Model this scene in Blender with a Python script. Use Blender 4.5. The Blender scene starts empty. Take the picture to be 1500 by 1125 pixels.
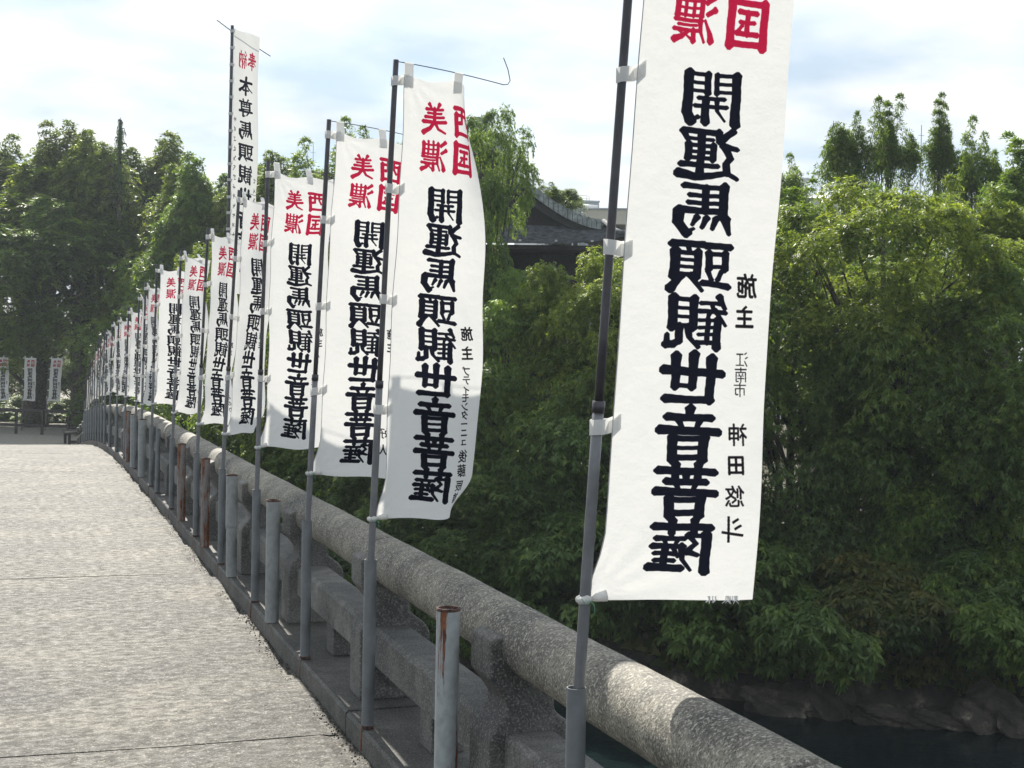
import bpy, math, random
import numpy as np
from mathutils import Vector, Matrix

random.seed(7)
rng = np.random.default_rng(7)
R = math.radians
SC = bpy.context.scene
COL = SC.collection

# ------------------------------------------------------------------ camera
F_PX = 2100.0                      # focal length for a 1500 px wide picture
EYE = Vector((0, 0, 1.717))
YAW, PITCH, ROLL = R(18.73), R(1.12), R(1.0)
fwd = Vector((math.sin(YAW) * math.cos(PITCH), math.cos(YAW) * math.cos(PITCH), -math.sin(PITCH)))
rgt0 = Vector((math.cos(YAW), -math.sin(YAW), 0))
up0 = rgt0.cross(fwd)
rgt = rgt0 * math.cos(ROLL) + up0 * math.sin(ROLL)
upv = up0 * math.cos(ROLL) - rgt0 * math.sin(ROLL)
cam = bpy.data.cameras.new('camera')
cam.sensor_width = 36.0
cam.lens = 36.0 * F_PX / 1500.0
cam.clip_start, cam.clip_end = 0.05, 3000
camo = bpy.data.objects.new('camera', cam)
COL.objects.link(camo)
mw = Matrix((rgt, upv, -fwd)).transposed().to_4x4()
mw.translation = EYE
camo.matrix_world = mw
SC.camera = camo


def at(px, py, d):
    """point of the place that lies at depth d on the line through that spot of a 1500x1125 picture"""
    return EYE + fwd * d + rgt * ((px - 750) / F_PX * d) + upv * ((562.5 - py) / F_PX * d)


# ------------------------------------------------------------------ sky and sun
SUN_EL, SUN_AZ = R(42), R(1.6)       # azimuth from +Y towards +X
world = bpy.data.worlds.new('World')
SC.world = world
world.use_nodes = True
nt = world.node_tree
nt.nodes.clear()
wo = nt.nodes.new('ShaderNodeOutputWorld')
bg = nt.nodes.new('ShaderNodeBackground')
sky = nt.nodes.new('ShaderNodeTexSky')
sky.sky_type = 'NISHITA'
sky.sun_disc = False
sky.sun_elevation = SUN_EL
sky.sun_rotation = SUN_AZ
sky.air_density = 1.0
sky.dust_density = 0.4
bg.inputs['Strength'].default_value = 0.125
tc = nt.nodes.new('ShaderNodeTexCoord')
sep = nt.nodes.new('ShaderNodeSeparateXYZ')
nt.links.new(tc.outputs['Generated'], sep.inputs[0])


def wmath(op, a, b):
    n = nt.nodes.new('ShaderNodeMath')
    n.operation = op
    for i, v in enumerate((a, b)):
        if isinstance(v, (int, float)):
            n.inputs[i].default_value = v
        else:
            nt.links.new(v, n.inputs[i])
    return n.outputs[0]


zz = wmath('ADD', wmath('MAXIMUM', sep.outputs['Z'], 0.0), 0.16)
cx = wmath('DIVIDE', sep.outputs['X'], zz)
cy = wmath('DIVIDE', sep.outputs['Y'], zz)
cmb = nt.nodes.new('ShaderNodeCombineXYZ')
nt.links.new(cx, cmb.inputs[0])
nt.links.new(cy, cmb.inputs[1])
n1 = nt.nodes.new('ShaderNodeTexNoise')
n1.inputs['Scale'].default_value = 0.9
n1.inputs['Detail'].default_value = 7
n1.inputs['Roughness'].default_value = 0.55
n1.inputs['Distortion'].default_value = 0.5
nt.links.new(cmb.outputs[0], n1.inputs['Vector'])
ramp = nt.nodes.new('ShaderNodeValToRGB')
ramp.color_ramp.elements[0].position = 0.36
ramp.color_ramp.elements[0].color = (0.75, 0.75, 0.75, 1)
ramp.color_ramp.elements[1].position = 0.60
ramp.color_ramp.elements[1].color = (0.95, 0.95, 0.95, 1)
nt.links.new(n1.outputs['Fac'], ramp.inputs[0])
mixc = nt.nodes.new('ShaderNodeMix')
mixc.data_type = 'RGBA'
nt.links.new(ramp.outputs[0], mixc.inputs['Factor'])
nt.links.new(sky.outputs[0], mixc.inputs['A'])
n2 = nt.nodes.new('ShaderNodeTexNoise')
n2.inputs['Scale'].default_value = 2.3
n2.inputs['Detail'].default_value = 5
nt.links.new(cmb.outputs[0], n2.inputs['Vector'])
r2 = nt.nodes.new('ShaderNodeValToRGB')
r2.color_ramp.elements[0].position = 0.35
r2.color_ramp.elements[0].color = (2.9, 3.5, 4.1, 1)
r2.color_ramp.elements[1].position = 0.62
r2.color_ramp.elements[1].color = (5.1, 5.1, 5.0, 1)
nt.links.new(n2.outputs['Fac'], r2.inputs[0])
nt.links.new(r2.outputs[0], mixc.inputs['B'])
nt.links.new(mixc.outputs['Result'], bg.inputs['Color'])
nt.links.new(bg.outputs[0], wo.inputs[0])

sun = bpy.data.lights.new('sun', 'SUN')
sun.energy = 5.0
sun.angle = R(0.5)
sun.color = (1.0, 0.94, 0.84)
suno = bpy.data.objects.new('sun', sun)
COL.objects.link(suno)
sdir = Vector((math.sin(SUN_AZ) * math.cos(SUN_EL), math.cos(SUN_AZ) * math.cos(SUN_EL), math.sin(SUN_EL)))
suno.rotation_euler = (-sdir).to_track_quat('-Z', 'Y').to_euler()
suno.location = (0, 0, 30)
SC.cycles.diffuse_bounces = 8
SC.view_settings.view_transform = 'Standard'
SC.view_settings.look = 'None'
SC.view_settings.gamma = 1
SC.view_settings.use_curve_mapping = False
SC.view_settings.exposure = 0.76

# ------------------------------------------------------------------ helpers


def new_mat(name):
    m = bpy.data.materials.new(name)
    m.use_nodes = True
    t = m.node_tree
    b = t.nodes['Principled BSDF']
    return m, t, b


def nnode(t, typ, **kw):
    n = t.nodes.new(typ)
    for k, v in kw.items():
        if k in n.inputs:
            n.inputs[k].default_value = v
        else:
            setattr(n, k, v)
    return n


def ramp_node(t, src, stops):
    r = t.nodes.new('ShaderNodeValToRGB')
    e = r.color_ramp.elements
    e[0].position, e[0].color = stops[0][0], (*stops[0][1], 1)
    e[1].position, e[1].color = stops[-1][0], (*stops[-1][1], 1)
    for p, c in stops[1:-1]:
        x = e.new(p)
        x.color = (*c, 1)
    t.links.new(src, r.inputs[0])
    return r


def mixrgb(t, fac, a, b, blend='MIX'):
    m = t.nodes.new('ShaderNodeMix')
    m.data_type = 'RGBA'
    m.blend_type = blend
    for k, v in (('Factor', fac), ('A', a), ('B', b)):
        s = m.inputs[k]
        if k != 'Factor':
            s = [i for i in m.inputs if i.name == k and i.type == 'RGBA'][0]
        if isinstance(v, (int, float)):
            s.default_value = v
        elif isinstance(v, tuple):
            s.default_value = (*v, 1)
        else:
            t.links.new(v, s)
    return [o for o in m.outputs if o.type == 'RGBA'][0]


def obj_coord(t, scale=(1, 1, 1), world_pos=False):
    if world_pos:
        g = t.nodes.new('ShaderNodeNewGeometry')
        src = g.outputs['Position']
    else:
        g = t.nodes.new('ShaderNodeTexCoord')
        src = g.outputs['Object']
    mp = t.nodes.new('ShaderNodeMapping')
    mp.inputs['Scale'].default_value = scale
    t.links.new(src, mp.inputs[0])
    return mp.outputs[0]


def noise(t, vec, scale, detail=4, rough=0.55):
    n = nnode(t, 'ShaderNodeTexNoise', Scale=scale, Detail=detail, Roughness=rough)
    t.links.new(vec, n.inputs['Vector'])
    return n.outputs['Fac']


def bump(t, b, h, strength, dist, prev=None):
    n = t.nodes.new('ShaderNodeBump')
    n.inputs['Strength'].default_value = strength
    n.inputs['Distance'].default_value = dist
    t.links.new(h, n.inputs['Height'])
    if prev is not None:
        t.links.new(prev, n.inputs['Normal'])
    t.links.new(n.outputs[0], b.inputs['Normal'])
    return n.outputs[0]


def concrete_mat(name, dark, light, speck_dark, speck_light, speck_scale=140, bs=0.8, rough=0.75, stain=0.5):
    m, t, b = new_mat(name)
    v = obj_coord(t, world_pos=True)
    big = noise(t, v, 1.7, 5, 0.6)
    c0 = ramp_node(t, big, [(0.36, dark), (0.62, light)]).outputs[0]
    med = noise(t, v, 11, 6, 0.65)
    c1 = mixrgb(t, ramp_node(t, med, [(0.42, (0, 0, 0)), (0.62, (stain,) * 3)]).outputs[0], c0, tuple(x * 0.45 for x in dark))
    fine = noise(t, v, speck_scale, 3, 0.7)
    c2 = mixrgb(t, ramp_node(t, fine, [(0.50, (0, 0, 0)), (0.66, (0.55,) * 3)]).outputs[0], c1, speck_light)
    fine2 = noise(t, v, speck_scale * 1.37, 2, 0.6)
    c3 = mixrgb(t, ramp_node(t, fine2, [(0.34, (0.75,) * 3), (0.47, (0, 0, 0))]).outputs[0], c2, speck_dark)
    t.links.new(c3, b.inputs['Base Color'])
    b.inputs['Roughness'].default_value = rough
    p = bump(t, b, med, 0.5, 0.01)
    bump(t, b, fine, bs, 0.003, p)
    return m


M = {}
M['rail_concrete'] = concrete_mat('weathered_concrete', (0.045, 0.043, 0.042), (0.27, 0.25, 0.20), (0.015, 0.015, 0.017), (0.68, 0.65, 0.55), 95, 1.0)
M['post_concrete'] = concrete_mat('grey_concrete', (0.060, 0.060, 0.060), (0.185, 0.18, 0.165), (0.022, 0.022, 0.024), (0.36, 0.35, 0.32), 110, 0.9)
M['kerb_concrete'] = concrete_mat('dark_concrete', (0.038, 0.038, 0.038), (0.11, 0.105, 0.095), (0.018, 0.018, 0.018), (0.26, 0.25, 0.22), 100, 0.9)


def deck_mat():
    m, t, b = new_mat('deck_concrete')
    v = obj_coord(t, world_pos=True)
    vs = obj_coord(t, (1.0, 1.5, 1.0), world_pos=True)
    big = noise(t, vs, 0.75, 6, 0.62)
    c0 = ramp_node(t, big, [(0.38, (0.008, 0.008, 0.007)), (0.49, (0.027, 0.025, 0.019)), (0.60, (0.085, 0.076, 0.055))]).outputs[0]
    med = noise(t, vs, 13.0, 6, 0.75)
    c1 = mixrgb(t, ramp_node(t, med, [(0.40, (0.7,) * 3), (0.53, (0, 0, 0))]).outputs[0], c0, (0.05, 0.049, 0.044))
    fine = noise(t, v, 60, 3, 0.75)
    c2 = mixrgb(t, ramp_node(t, fine, [(0.56, (0, 0, 0)), (0.65, (0.8,) * 3)]).outputs[0], c1, (0.32, 0.30, 0.25))  # pale grain, brightened to paint the sun's sparkle into the colour
    fine2 = noise(t, v, 75, 2, 0.6)
    c3 = mixrgb(t, ramp_node(t, fine2, [(0.36, (0.85,) * 3), (0.47, (0, 0, 0))]).outputs[0], c2, (0.022, 0.022, 0.022))
    t.links.new(c3, b.inputs['Base Color'])
    rr = ramp_node(t, med, [(0.35, (0.9,) * 3), (0.6, (0.62,) * 3)]).outputs[0]
    t.links.new(rr, b.inputs['Roughness'])
    b.inputs['Specular IOR Level'].default_value = 0.4
    p = bump(t, b, med, 0.35, 0.008)
    vo = nnode(t, 'ShaderNodeTexVoronoi', Scale=70.0)
    t.links.new(v, vo.inputs['Vector'])
    p = bump(t, b, vo.outputs['Distance'], 0.6, 0.004, p)
    bump(t, b, fine, 0.9, 0.004, p)
    return m


M['deck'] = deck_mat()


def simple(name, col, rough=0.5, metal=0.0, var=0.15, scale=20, bs=0.0, spec=0.5):
    m, t, b = new_mat(name)
    v = obj_coord(t)
    n = noise(t, v, scale, 4, 0.6)
    lo = tuple(max(0, c * (1 - var * 1.8)) for c in col)
    hi = tuple(min(1, c * (1 + var)) for c in col)
    t.links.new(ramp_node(t, n, [(0.35, lo), (0.65, hi)]).outputs[0], b.inputs['Base Color'])
    b.inputs['Roughness'].default_value = rough
    b.inputs['Metallic'].default_value = metal
    b.inputs['Specular IOR Level'].default_value = spec
    if bs:
        bump(t, b, n, bs, 0.004)
    return m


M['pvc'] = simple('grey_plastic_pipe', (0.150, 0.163, 0.174), 0.42, 0, 0.12, 9)
M['pole_low'] = simple('grey_pole', (0.15, 0.155, 0.165), 0.32, 0.25, 0.1, 12)
M['pole_top'] = simple('dark_pole', (0.045, 0.043, 0.05), 0.35, 0.1, 0.2, 12)
M['wire'] = simple('dark_wire', (0.06, 0.075, 0.10), 0.4, 0.6, 0.1)
M['string'] = simple('green_string', (0.12, 0.35, 0.25), 0.7)
M['rust_rim'] = simple('rust', (0.085, 0.042, 0.032), 0.9, 0, 0.5, 60, 0.5)
M['dark_wood'] = simple('dark_wood', (0.035, 0.03, 0.028), 0.8, 0, 0.3, 15, 0.4)
M['bark'] = simple('bark', (0.085, 0.075, 0.06), 0.95, 0, 0.5, 14, 0.9)
M['tile'] = simple('dark_roof_tile', (0.085, 0.095, 0.108), 0.8, 0, 0.35, 5, 0.3)
M['tile_edge'] = simple('grey_roof_tile', (0.24, 0.265, 0.26), 0.8, 0, 0.3, 6, 0.3)
M['temple_wood'] = simple('temple_wood', (0.03, 0.028, 0.028), 0.8, 0, 0.3)
M['plaster_white'] = simple('white_plaster', (0.55, 0.55, 0.53), 0.8)
M['grey_clad'] = simple('grey_cladding', (0.36, 0.40, 0.43), 0.6, 0, 0.06, 2)
M['beige_clad'] = simple('beige_cladding', (0.50, 0.48, 0.40), 0.7, 0, 0.05, 2)
M['pale_roof'] = simple('pale_roof', (0.62, 0.62, 0.60), 0.6, 0, 0.06, 2)
M['vent_metal'] = simple('vent_metal', (0.42, 0.45, 0.47), 0.5, 0.3, 0.1, 4)
M['window_dark'] = simple('window_glass', (0.05, 0.06, 0.07), 0.15, 0, 0.1, 2)
M['white_paint'] = simple('white_paint', (0.74, 0.74, 0.72), 0.5, 0, 0.05)
M['underside'] = simple('underside_concrete', (0.12, 0.12, 0.115), 0.9, 0, 0.3, 4, 0.4)


def rusty_mat(name, paint, rust_lo):
    m, t, b = new_mat(name)
    v = obj_coord(t, (18, 18, 2.2))
    n = noise(t, v, 1.0, 6, 0.7)
    v2 = obj_coord(t, (30, 30, 22))
    n2 = noise(t, v2, 1.0, 4, 0.6)
    pc = mixrgb(t, ramp_node(t, n2, [(0.40, (0, 0, 0)), (0.7, (0.5,) * 3)]).outputs[0], paint, tuple(x * 0.5 for x in paint))
    fac = ramp_node(t, n, [(rust_lo, (0, 0, 0)), (rust_lo + 0.05, (1, 1, 1))]).outputs[0]
    rc = ramp_node(t, n2, [(0.3, (0.05, 0.018, 0.012)), (0.6, (0.20, 0.075, 0.035)), (0.8, (0.34, 0.16, 0.08))]).outputs[0]
    t.links.new(mixrgb(t, fac, pc, rc), b.inputs['Base Color'])
    t.links.new(ramp_node(t, fac, [(0, (0.45,) * 3), (1, (0.95,) * 3)]).outputs[0], b.inputs['Roughness'])
    bump(t, b, fac, 0.5, 0.002)
    return m


M['rusty_white'] = rusty_mat('white_painted_rusty_steel', (0.34, 0.37, 0.38), 0.515)
M['rusty_grey'] = rusty_mat('galvanised_weathered_steel', (0.27, 0.29, 0.29), 0.66)
M['rusty_brown'] = rusty_mat('rust_brown_steel', (0.20, 0.18, 0.17), 0.47)


def leaf_mat(name, dark, mid, young, transl=0.48, sheen=0.26):
    m, t, b = new_mat(name)
    a = t.nodes.new('ShaderNodeAttribute')
    a.attribute_name = 'tint'
    oi = t.nodes.new('ShaderNodeObjectInfo')
    c = ramp_node(t, a.outputs['Fac'], [(0.0, dark), (0.55, mid), (1.0, young)]).outputs[0]
    hs = t.nodes.new('ShaderNodeHueSaturation')
    mr = nnode(t, 'ShaderNodeMapRange')
    mr.inputs['To Min'].default_value = 0.80
    mr.inputs['To Max'].default_value = 1.22
    t.links.new(oi.outputs['Random'], mr.inputs['Value'])
    t.links.new(mr.outputs[0], hs.inputs['Value'])
    t.links.new(c, hs.inputs['Color'])
    t.links.new(hs.outputs[0], b.inputs['Base Color'])
    b.inputs['Roughness'].default_value = 0.45
    b.inputs['Specular IOR Level'].default_value = sheen
    tr = t.nodes.new('ShaderNodeBsdfTranslucent')
    tc_ = mixrgb(t, 1.0, hs.outputs[0], (1.7, 1.75, 0.6), 'MULTIPLY')
    t.links.new(tc_, tr.inputs['Color'])
    mx = t.nodes.new('ShaderNodeMixShader')
    mx.inputs[0].default_value = transl
    t.links.new(b.outputs[0], mx.inputs[1])
    t.links.new(tr.outputs[0], mx.inputs[2])
    t.links.new(mx.outputs[0], t.nodes['Material Output'].inputs[0])
    return m


M['leaf_dark'] = leaf_mat('oak_leaves_dark', (0.066, 0.110, 0.041), (0.114, 0.174, 0.060), (0.192, 0.252, 0.078), 0.46)
M['leaf_mid'] = leaf_mat('oak_leaves', (0.072, 0.120, 0.036), (0.126, 0.192, 0.054), (0.240, 0.300, 0.078))
M['leaf_light'] = leaf_mat('young_oak_leaves', (0.080, 0.125, 0.030), (0.150, 0.195, 0.048), (0.26, 0.30, 0.07), 0.45)
M['leaf_grey'] = leaf_mat('grey_green_leaves', (0.084, 0.126, 0.058), (0.150, 0.204, 0.084), (0.240, 0.288, 0.108), 0.42, 0.35)
M['leaf_brown'] = leaf_mat('browning_leaves', (0.055, 0.075, 0.028), (0.10, 0.12, 0.04), (0.20, 0.17, 0.06))
M['grass'] = leaf_mat('grass_blades', (0.05, 0.07, 0.025), (0.10, 0.12, 0.04), (0.2, 0.19, 0.09))


def rock_mat():
    m, t, b = new_mat('bank_rock')
    v = obj_coord(t, world_pos=True)
    n = noise(t, v, 1.6, 7, 0.65)
    n2 = noise(t, v, 14, 5, 0.7)
    c = ramp_node(t, n, [(0.42, (0.022, 0.019, 0.016)), (0.55, (0.065, 0.057, 0.045)), (0.68, (0.32, 0.29, 0.23))]).outputs[0]
    c = mixrgb(t, ramp_node(t, n2, [(0.4, (0.7,) * 3), (0.55, (0, 0, 0))]).outputs[0], c, (0.04, 0.036, 0.03))
    t.links.new(c, b.inputs['Base Color'])
    b.inputs['Roughness'].default_value = 0.9
    p = bump(t, b, n, 0.9, 0.12)
    bump(t, b, n2, 0.9, 0.03, p)
    return m


M['rock'] = rock_mat()


def ground_mat():
    m, t, b = new_mat('bank_soil')
    v = obj_coord(t, world_pos=True)
    n = noise(t, v, 0.7, 7, 0.65)
    n2 = noise(t, v, 18, 5, 0.7)
    c = ramp_node(t, n, [(0.35, (0.035, 0.03, 0.02)), (0.5, (0.06, 0.055, 0.03)), (0.65, (0.05, 0.07, 0.025))]).outputs[0]
    gr = ramp_node(t, n2, [(0.3, (0.14, 0.13, 0.11)), (0.7, (0.33, 0.31, 0.27))]).outputs[0]
    # the pale gravel yard begins where the bridge comes ashore
    s = t.nodes.new('ShaderNodeSeparateXYZ')
    t.links.new(v, s.inputs[0])
    f1 = ramp_node(t, s.outputs['Y'], [(0.0, (0, 0, 0)), (1.0, (1, 1, 1))])
    mr = nnode(t, 'ShaderNodeMapRange')
    mr.inputs['From Min'].default_value = 42
    mr.inputs['From Max'].default_value = 44
    t.links.new(s.outputs['Y'], mr.inputs['Value'])
    mr2 = nnode(t, 'ShaderNodeMapRange')
    mr2.inputs['From Min'].default_value = 4.5
    mr2.inputs['From Max'].default_value = 3.0
    t.links.new(s.outputs['X'], mr2.inputs['Value'])
    mu = nnode(t, 'ShaderNodeMath', operation='MULTIPLY')
    t.links.new(mr.outputs[0], mu.inputs[0])
    t.links.new(mr2.outputs[0], mu.inputs[1])
    t.nodes.remove(f1)
    t.links.new(mixrgb(t, mu.outputs[0], c, gr), b.inputs['Base Color'])
    b.inputs['Roughness'].default_value = 0.95
    bump(t, b, n2, 0.8, 0.03)
    return m


M['ground'] = ground_mat()


def water_mat():
    m, t, b = new_mat('dark_water')
    b.inputs['Base Color'].default_value = (0.006, 0.012, 0.013, 1)
    b.inputs['Roughness'].default_value = 0.10
    b.inputs['IOR'].default_value = 1.33
    v = obj_coord(t, (1, 1, 1), world_pos=True)
    n = noise(t, v, 2.6, 4, 0.6)
    bump(t, b, n, 0.35, 0.05)
    return m


M['water'] = water_mat()


def mesh_obj(name, verts, faces, mat, parent=None, smooth=False, loc=None):
    me = bpy.data.meshes.new(name)
    me.from_pydata([tuple(v) for v in verts], [], faces)
    me.update()
    if smooth:
        me.polygons.foreach_set('use_smooth', [True] * len(me.polygons))
    if mat is not None:
        me.materials.append(mat)
    o = bpy.data.objects.new(name, me)
    COL.objects.link(o)
    if parent is not None:
        o.parent = parent
    if loc is not None:
        o.location = loc
    return o


def tag(o, label=None, cat=None, group=None, kind=None):
    if label:
        o['label'] = label
    if cat:
        o['category'] = cat
    if group:
        o['group'] = group
    if kind:
        o['kind'] = kind
    return o


def empty(name, loc=(0, 0, 0), rz=0):
    o = bpy.data.objects.new(name, None)
    o.empty_display_size = 0.2
    COL.objects.link(o)
    o.location = loc
    o.rotation_euler = (0, 0, rz)
    return o


class MB:
    def __init__(s):
        s.v, s.f = [], []

    def add(s, v, f):
        n = len(s.v)
        s.v += [tuple(x) for x in v]
        s.f += [tuple(i + n for i in q) for q in f]

    def box(s, a, b):
        x0, y0, z0 = a
        x1, y1, z1 = b
        s.add([(x0, y0, z0), (x1, y0, z0), (x1, y1, z0), (x0, y1, z0), (x0, y0, z1), (x1, y0, z1), (x1, y1, z1), (x0, y1, z1)],
              [(0, 3, 2, 1), (4, 5, 6, 7), (0, 1, 5, 4), (1, 2, 6, 5), (2, 3, 7, 6), (3, 0, 4, 7)])

    def tube(s, pts, radii, n=12, cap=True):
        pts = [Vector(p) for p in pts]
        rings = []
        side = None
        for i, p in enumerate(pts):
            d = (pts[min(i + 1, len(pts) - 1)] - pts[max(i - 1, 0)]).normalized()
            if side is None:
                side = d.cross(Vector((0, 0, 1)))
                if side.length < 0.1:
                    side = d.cross(Vector((1, 0, 0)))
            side = (side - d * side.dot(d)).normalized()
            up = d.cross(side)
            r = radii[i] if hasattr(radii, '__len__') else radii
            rings.append([p + (side * math.cos(a) + up * math.sin(a)) * r for a in [2 * math.pi * k / n for k in range(n)]])
        v = [q for rg in rings for q in rg]
        f = []
        for i in range(len(pts) - 1):
            for k in range(n):
                a, b = i * n + k, i * n + (k + 1) % n
                f.append((a, b, b + n, a + n))
        if cap:
            f.append(tuple(range(n))[::-1])
            f.append(tuple((len(pts) - 1) * n + k for k in range(n)))
        s.add(v, f)

    def build(s, name, mat, parent=None, smooth=False, loc=None):
        return mesh_obj(name, s.v, s.f, mat, parent, smooth, loc)


def bevel(o, w, seg=2):
    m = o.modifiers.new('bevel', 'BEVEL')
    m.width = w
    m.segments = seg
    m.limit_method = 'ANGLE'
    return o


def drop(y):
    """height of the arched deck at distance y along the bridge"""
    if y < 19:
        return 0.0
    if y < 42:
        return -0.0021 * (y - 19) ** 2
    return max(-1.65, -1.111 - 0.0966 * (y - 42))


# ------------------------------------------------------------------ terrain and water
WATER_Z = -4.0
BANK = [(90, -40), (45, -4), (30, 8), (19.8, 15.2), (14.6, 18.6), (11.5, 20.9), (9.0, 23.3), (7.0, 25.8), (5.2, 28.4), (3.2, 31.6), (0, 33.6), (-6, 35), (-40, 38), (-120, 44)]


def bank_dist(x, y):
    """signed distance to the shoreline, positive on land (numpy arrays)"""
    best = np.full(x.shape, 1e9)
    sgn = np.ones(x.shape)
    for (x0, y0), (x1, y1) in zip(BANK[:-1], BANK[1:]):
        dx, dy = x1 - x0, y1 - y0
        L = dx * dx + dy * dy
        tt = np.clip(((x - x0) * dx + (y - y0) * dy) / L, 0, 1)
        d = np.hypot(x - x0 - tt * dx, y - y0 - tt * dy)
        cr = (x - x0) * dy - (y - y0) * dx
        m = d < best
        best = np.where(m, d, best)
        sgn = np.where(m, np.where(cr > 0, 1.0, -1.0), sgn)
    return best * sgn


def fnoise(x, y, s):
    r = np.random.default_rng(int(s * 1000) + 5)
    o = np.zeros(x.shape)
    for k in range(10):
        a = r.uniform(0, 2 * math.pi)
        fq = s * r.uniform(0.5, 2.2)
        o += np.sin((x * math.cos(a) + y * math.sin(a)) * fq + r.uniform(0, 6.3)) / (0.7 + fq / s)
    return o / 3.2


def height(x, y):
    d = bank_dist(x, y) + 0.45 * fnoise(x, y, 1.3) + 0.15 * fnoise(x, y, 5.0)
    h = np.interp(d, [-6, -0.6, 0.0, 0.25, 0.9, 3.5, 9, 16, 40, 200], [-6, -4.7, -4.25, -3.6, -2.98, -2.6, -1.75, -1.6, -1.2, 1.0])
    yard = (y > 42) & (x < 6)
    h = np.where(yard, -1.64 + 0.012 * fnoise(x, y, 2.0), h + np.where(d > 0.2, 0.10, 0.05) * fnoise(x, y, 2.3))
    return h


def grid_obj(name, xs, ys, fn, mat):
    X, Y = np.meshgrid(xs, ys)
    Z = fn(X, Y)
    v = np.stack([X, Y, Z], -1).reshape(-1, 3)
    nx, ny = len(xs), len(ys)
    idx = np.arange(nx * ny).reshape(ny, nx)
    q = np.stack([idx[:-1, :-1], idx[:-1, 1:], idx[1:, 1:], idx[1:, :-1]], -1).reshape(-1, 4)
    return mesh_obj(name, v.tolist(), q.tolist(), mat, smooth=True)


xs = np.concatenate([np.linspace(-300, -14, 20), np.linspace(-12, -2, 12), np.linspace(-1.5, 26, 150), np.linspace(27, 60, 25), np.linspace(70, 400, 16)])
ys = np.concatenate([np.linspace(-300, -20, 10), np.linspace(-15, 10, 14), np.linspace(10.5, 40, 150), np.linspace(40.5, 75, 60), np.linspace(80, 500, 20)])
g = grid_obj('ground', xs, ys, height, M['ground'])
g['kind'] = 'structure'
me = g.data
me.materials.append(M['rock'])
zc = np.empty(len(me.vertices) * 3)
me.vertices.foreach_get('co', zc)
zc = zc.reshape(-1, 3)
mi = []
for p in me.polygons:
    vz = [zc[i][2] for i in p.vertices]
    c = zc[list(p.vertices)].mean(0)
    mi.append(1 if (max(vz) - min(vz) > 0.10 and c[2] < -2.95) else 0)
me.polygons.foreach_set('material_index', mi)
w = mesh_obj('water', [(-300, -300, WATER_Z), (300, -300, WATER_Z), (300, 60, WATER_Z), (-300, 60, WATER_Z)], [(0, 1, 2, 3)], M['water'])
w['kind'] = 'structure'

# ------------------------------------------------------------------ bridge deck
KERB_X0, KERB_X1 = 1.385, 1.86
deck = empty('bridge_deck')
deck['kind'] = 'structure'
edges = [-9.0, -3.2, 1.4, 6.33, 11.2, 16.1, 21.0, 25.9, 30.8, 35.7, 40.6, 47.6]
for a, b_ in zip(edges[:-1], edges[1:]):
    r_ = np.random.default_rng(int(a * 10) + 200)
    ysl = np.arange(a + 0.008, b_ - 0.008, 0.12)
    ysl = np.append(ysl, b_ - 0.008)
    n = len(ysl)
    X = np.concatenate([np.linspace(-3.4, 1.15, 10), np.linspace(1.22, KERB_X0 + 0.02, 5)])
    V, Fc = [], []
    for j, y in enumerate(ysl):
        for i, x in enumerate(X):
            z = drop(y) + 0.004 * math.sin(y * 1.7 + x * 2.1) + 0.003 * math.sin(y * 5.1 - x * 3)
            if i >= len(X) - 3:           # broken edge beside the kerb
                z -= max(0, 0.5 + 0.5 * math.sin(y * 3.3) + r_.normal(0, 0.3)) * 0.010
            jit = r_.normal(0, 0.004) if j in (0, n - 1) else 0
            V.append((x, y + jit, z))
    nx_ = len(X)
    for j in range(n - 1):
        for i in range(nx_ - 1):
            k = j * nx_ + i
            Fc.append((k, k + 1, k + 1 + nx_, k + nx_))
    base = len(V)
    for (y) in (ysl[0], ysl[-1]):         # end faces going down
        s0 = 0 if y == ysl[0] else (n - 1) * nx_
        b0 = len(V)
        for i, x in enumerate(X):
            V.append((x, y, drop(y) - 0.12))
        for i in range(nx_ - 1):
            Fc.append((s0 + i, s0 + i + 1, b0 + i + 1, b0 + i))
    mesh_obj('deck_slab', V, Fc, M['deck'], deck, smooth=False)
mb = MB()
ysl = list(np.arange(-9, 47.7, 1.5)) + [47.6]
for y0, y1 in zip(ysl[:-1], ysl[1:]):
    z0, z1 = drop(y0), drop(y1)
    P = []
    for y, z in ((y0, z0), (y1, z1)):
        P += [(-3.5, y, z - 0.10), (1.95, y, z - 0.10), (1.95, y, z - 0.55), (-3.5, y, z - 0.55)]
    mb.add(P, [(0, 1, 5, 4), (1, 2, 6, 5), (2, 3, 7, 6), (3, 0, 4, 7)])
mb.build('deck_beam', M['underside'], deck)

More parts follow.
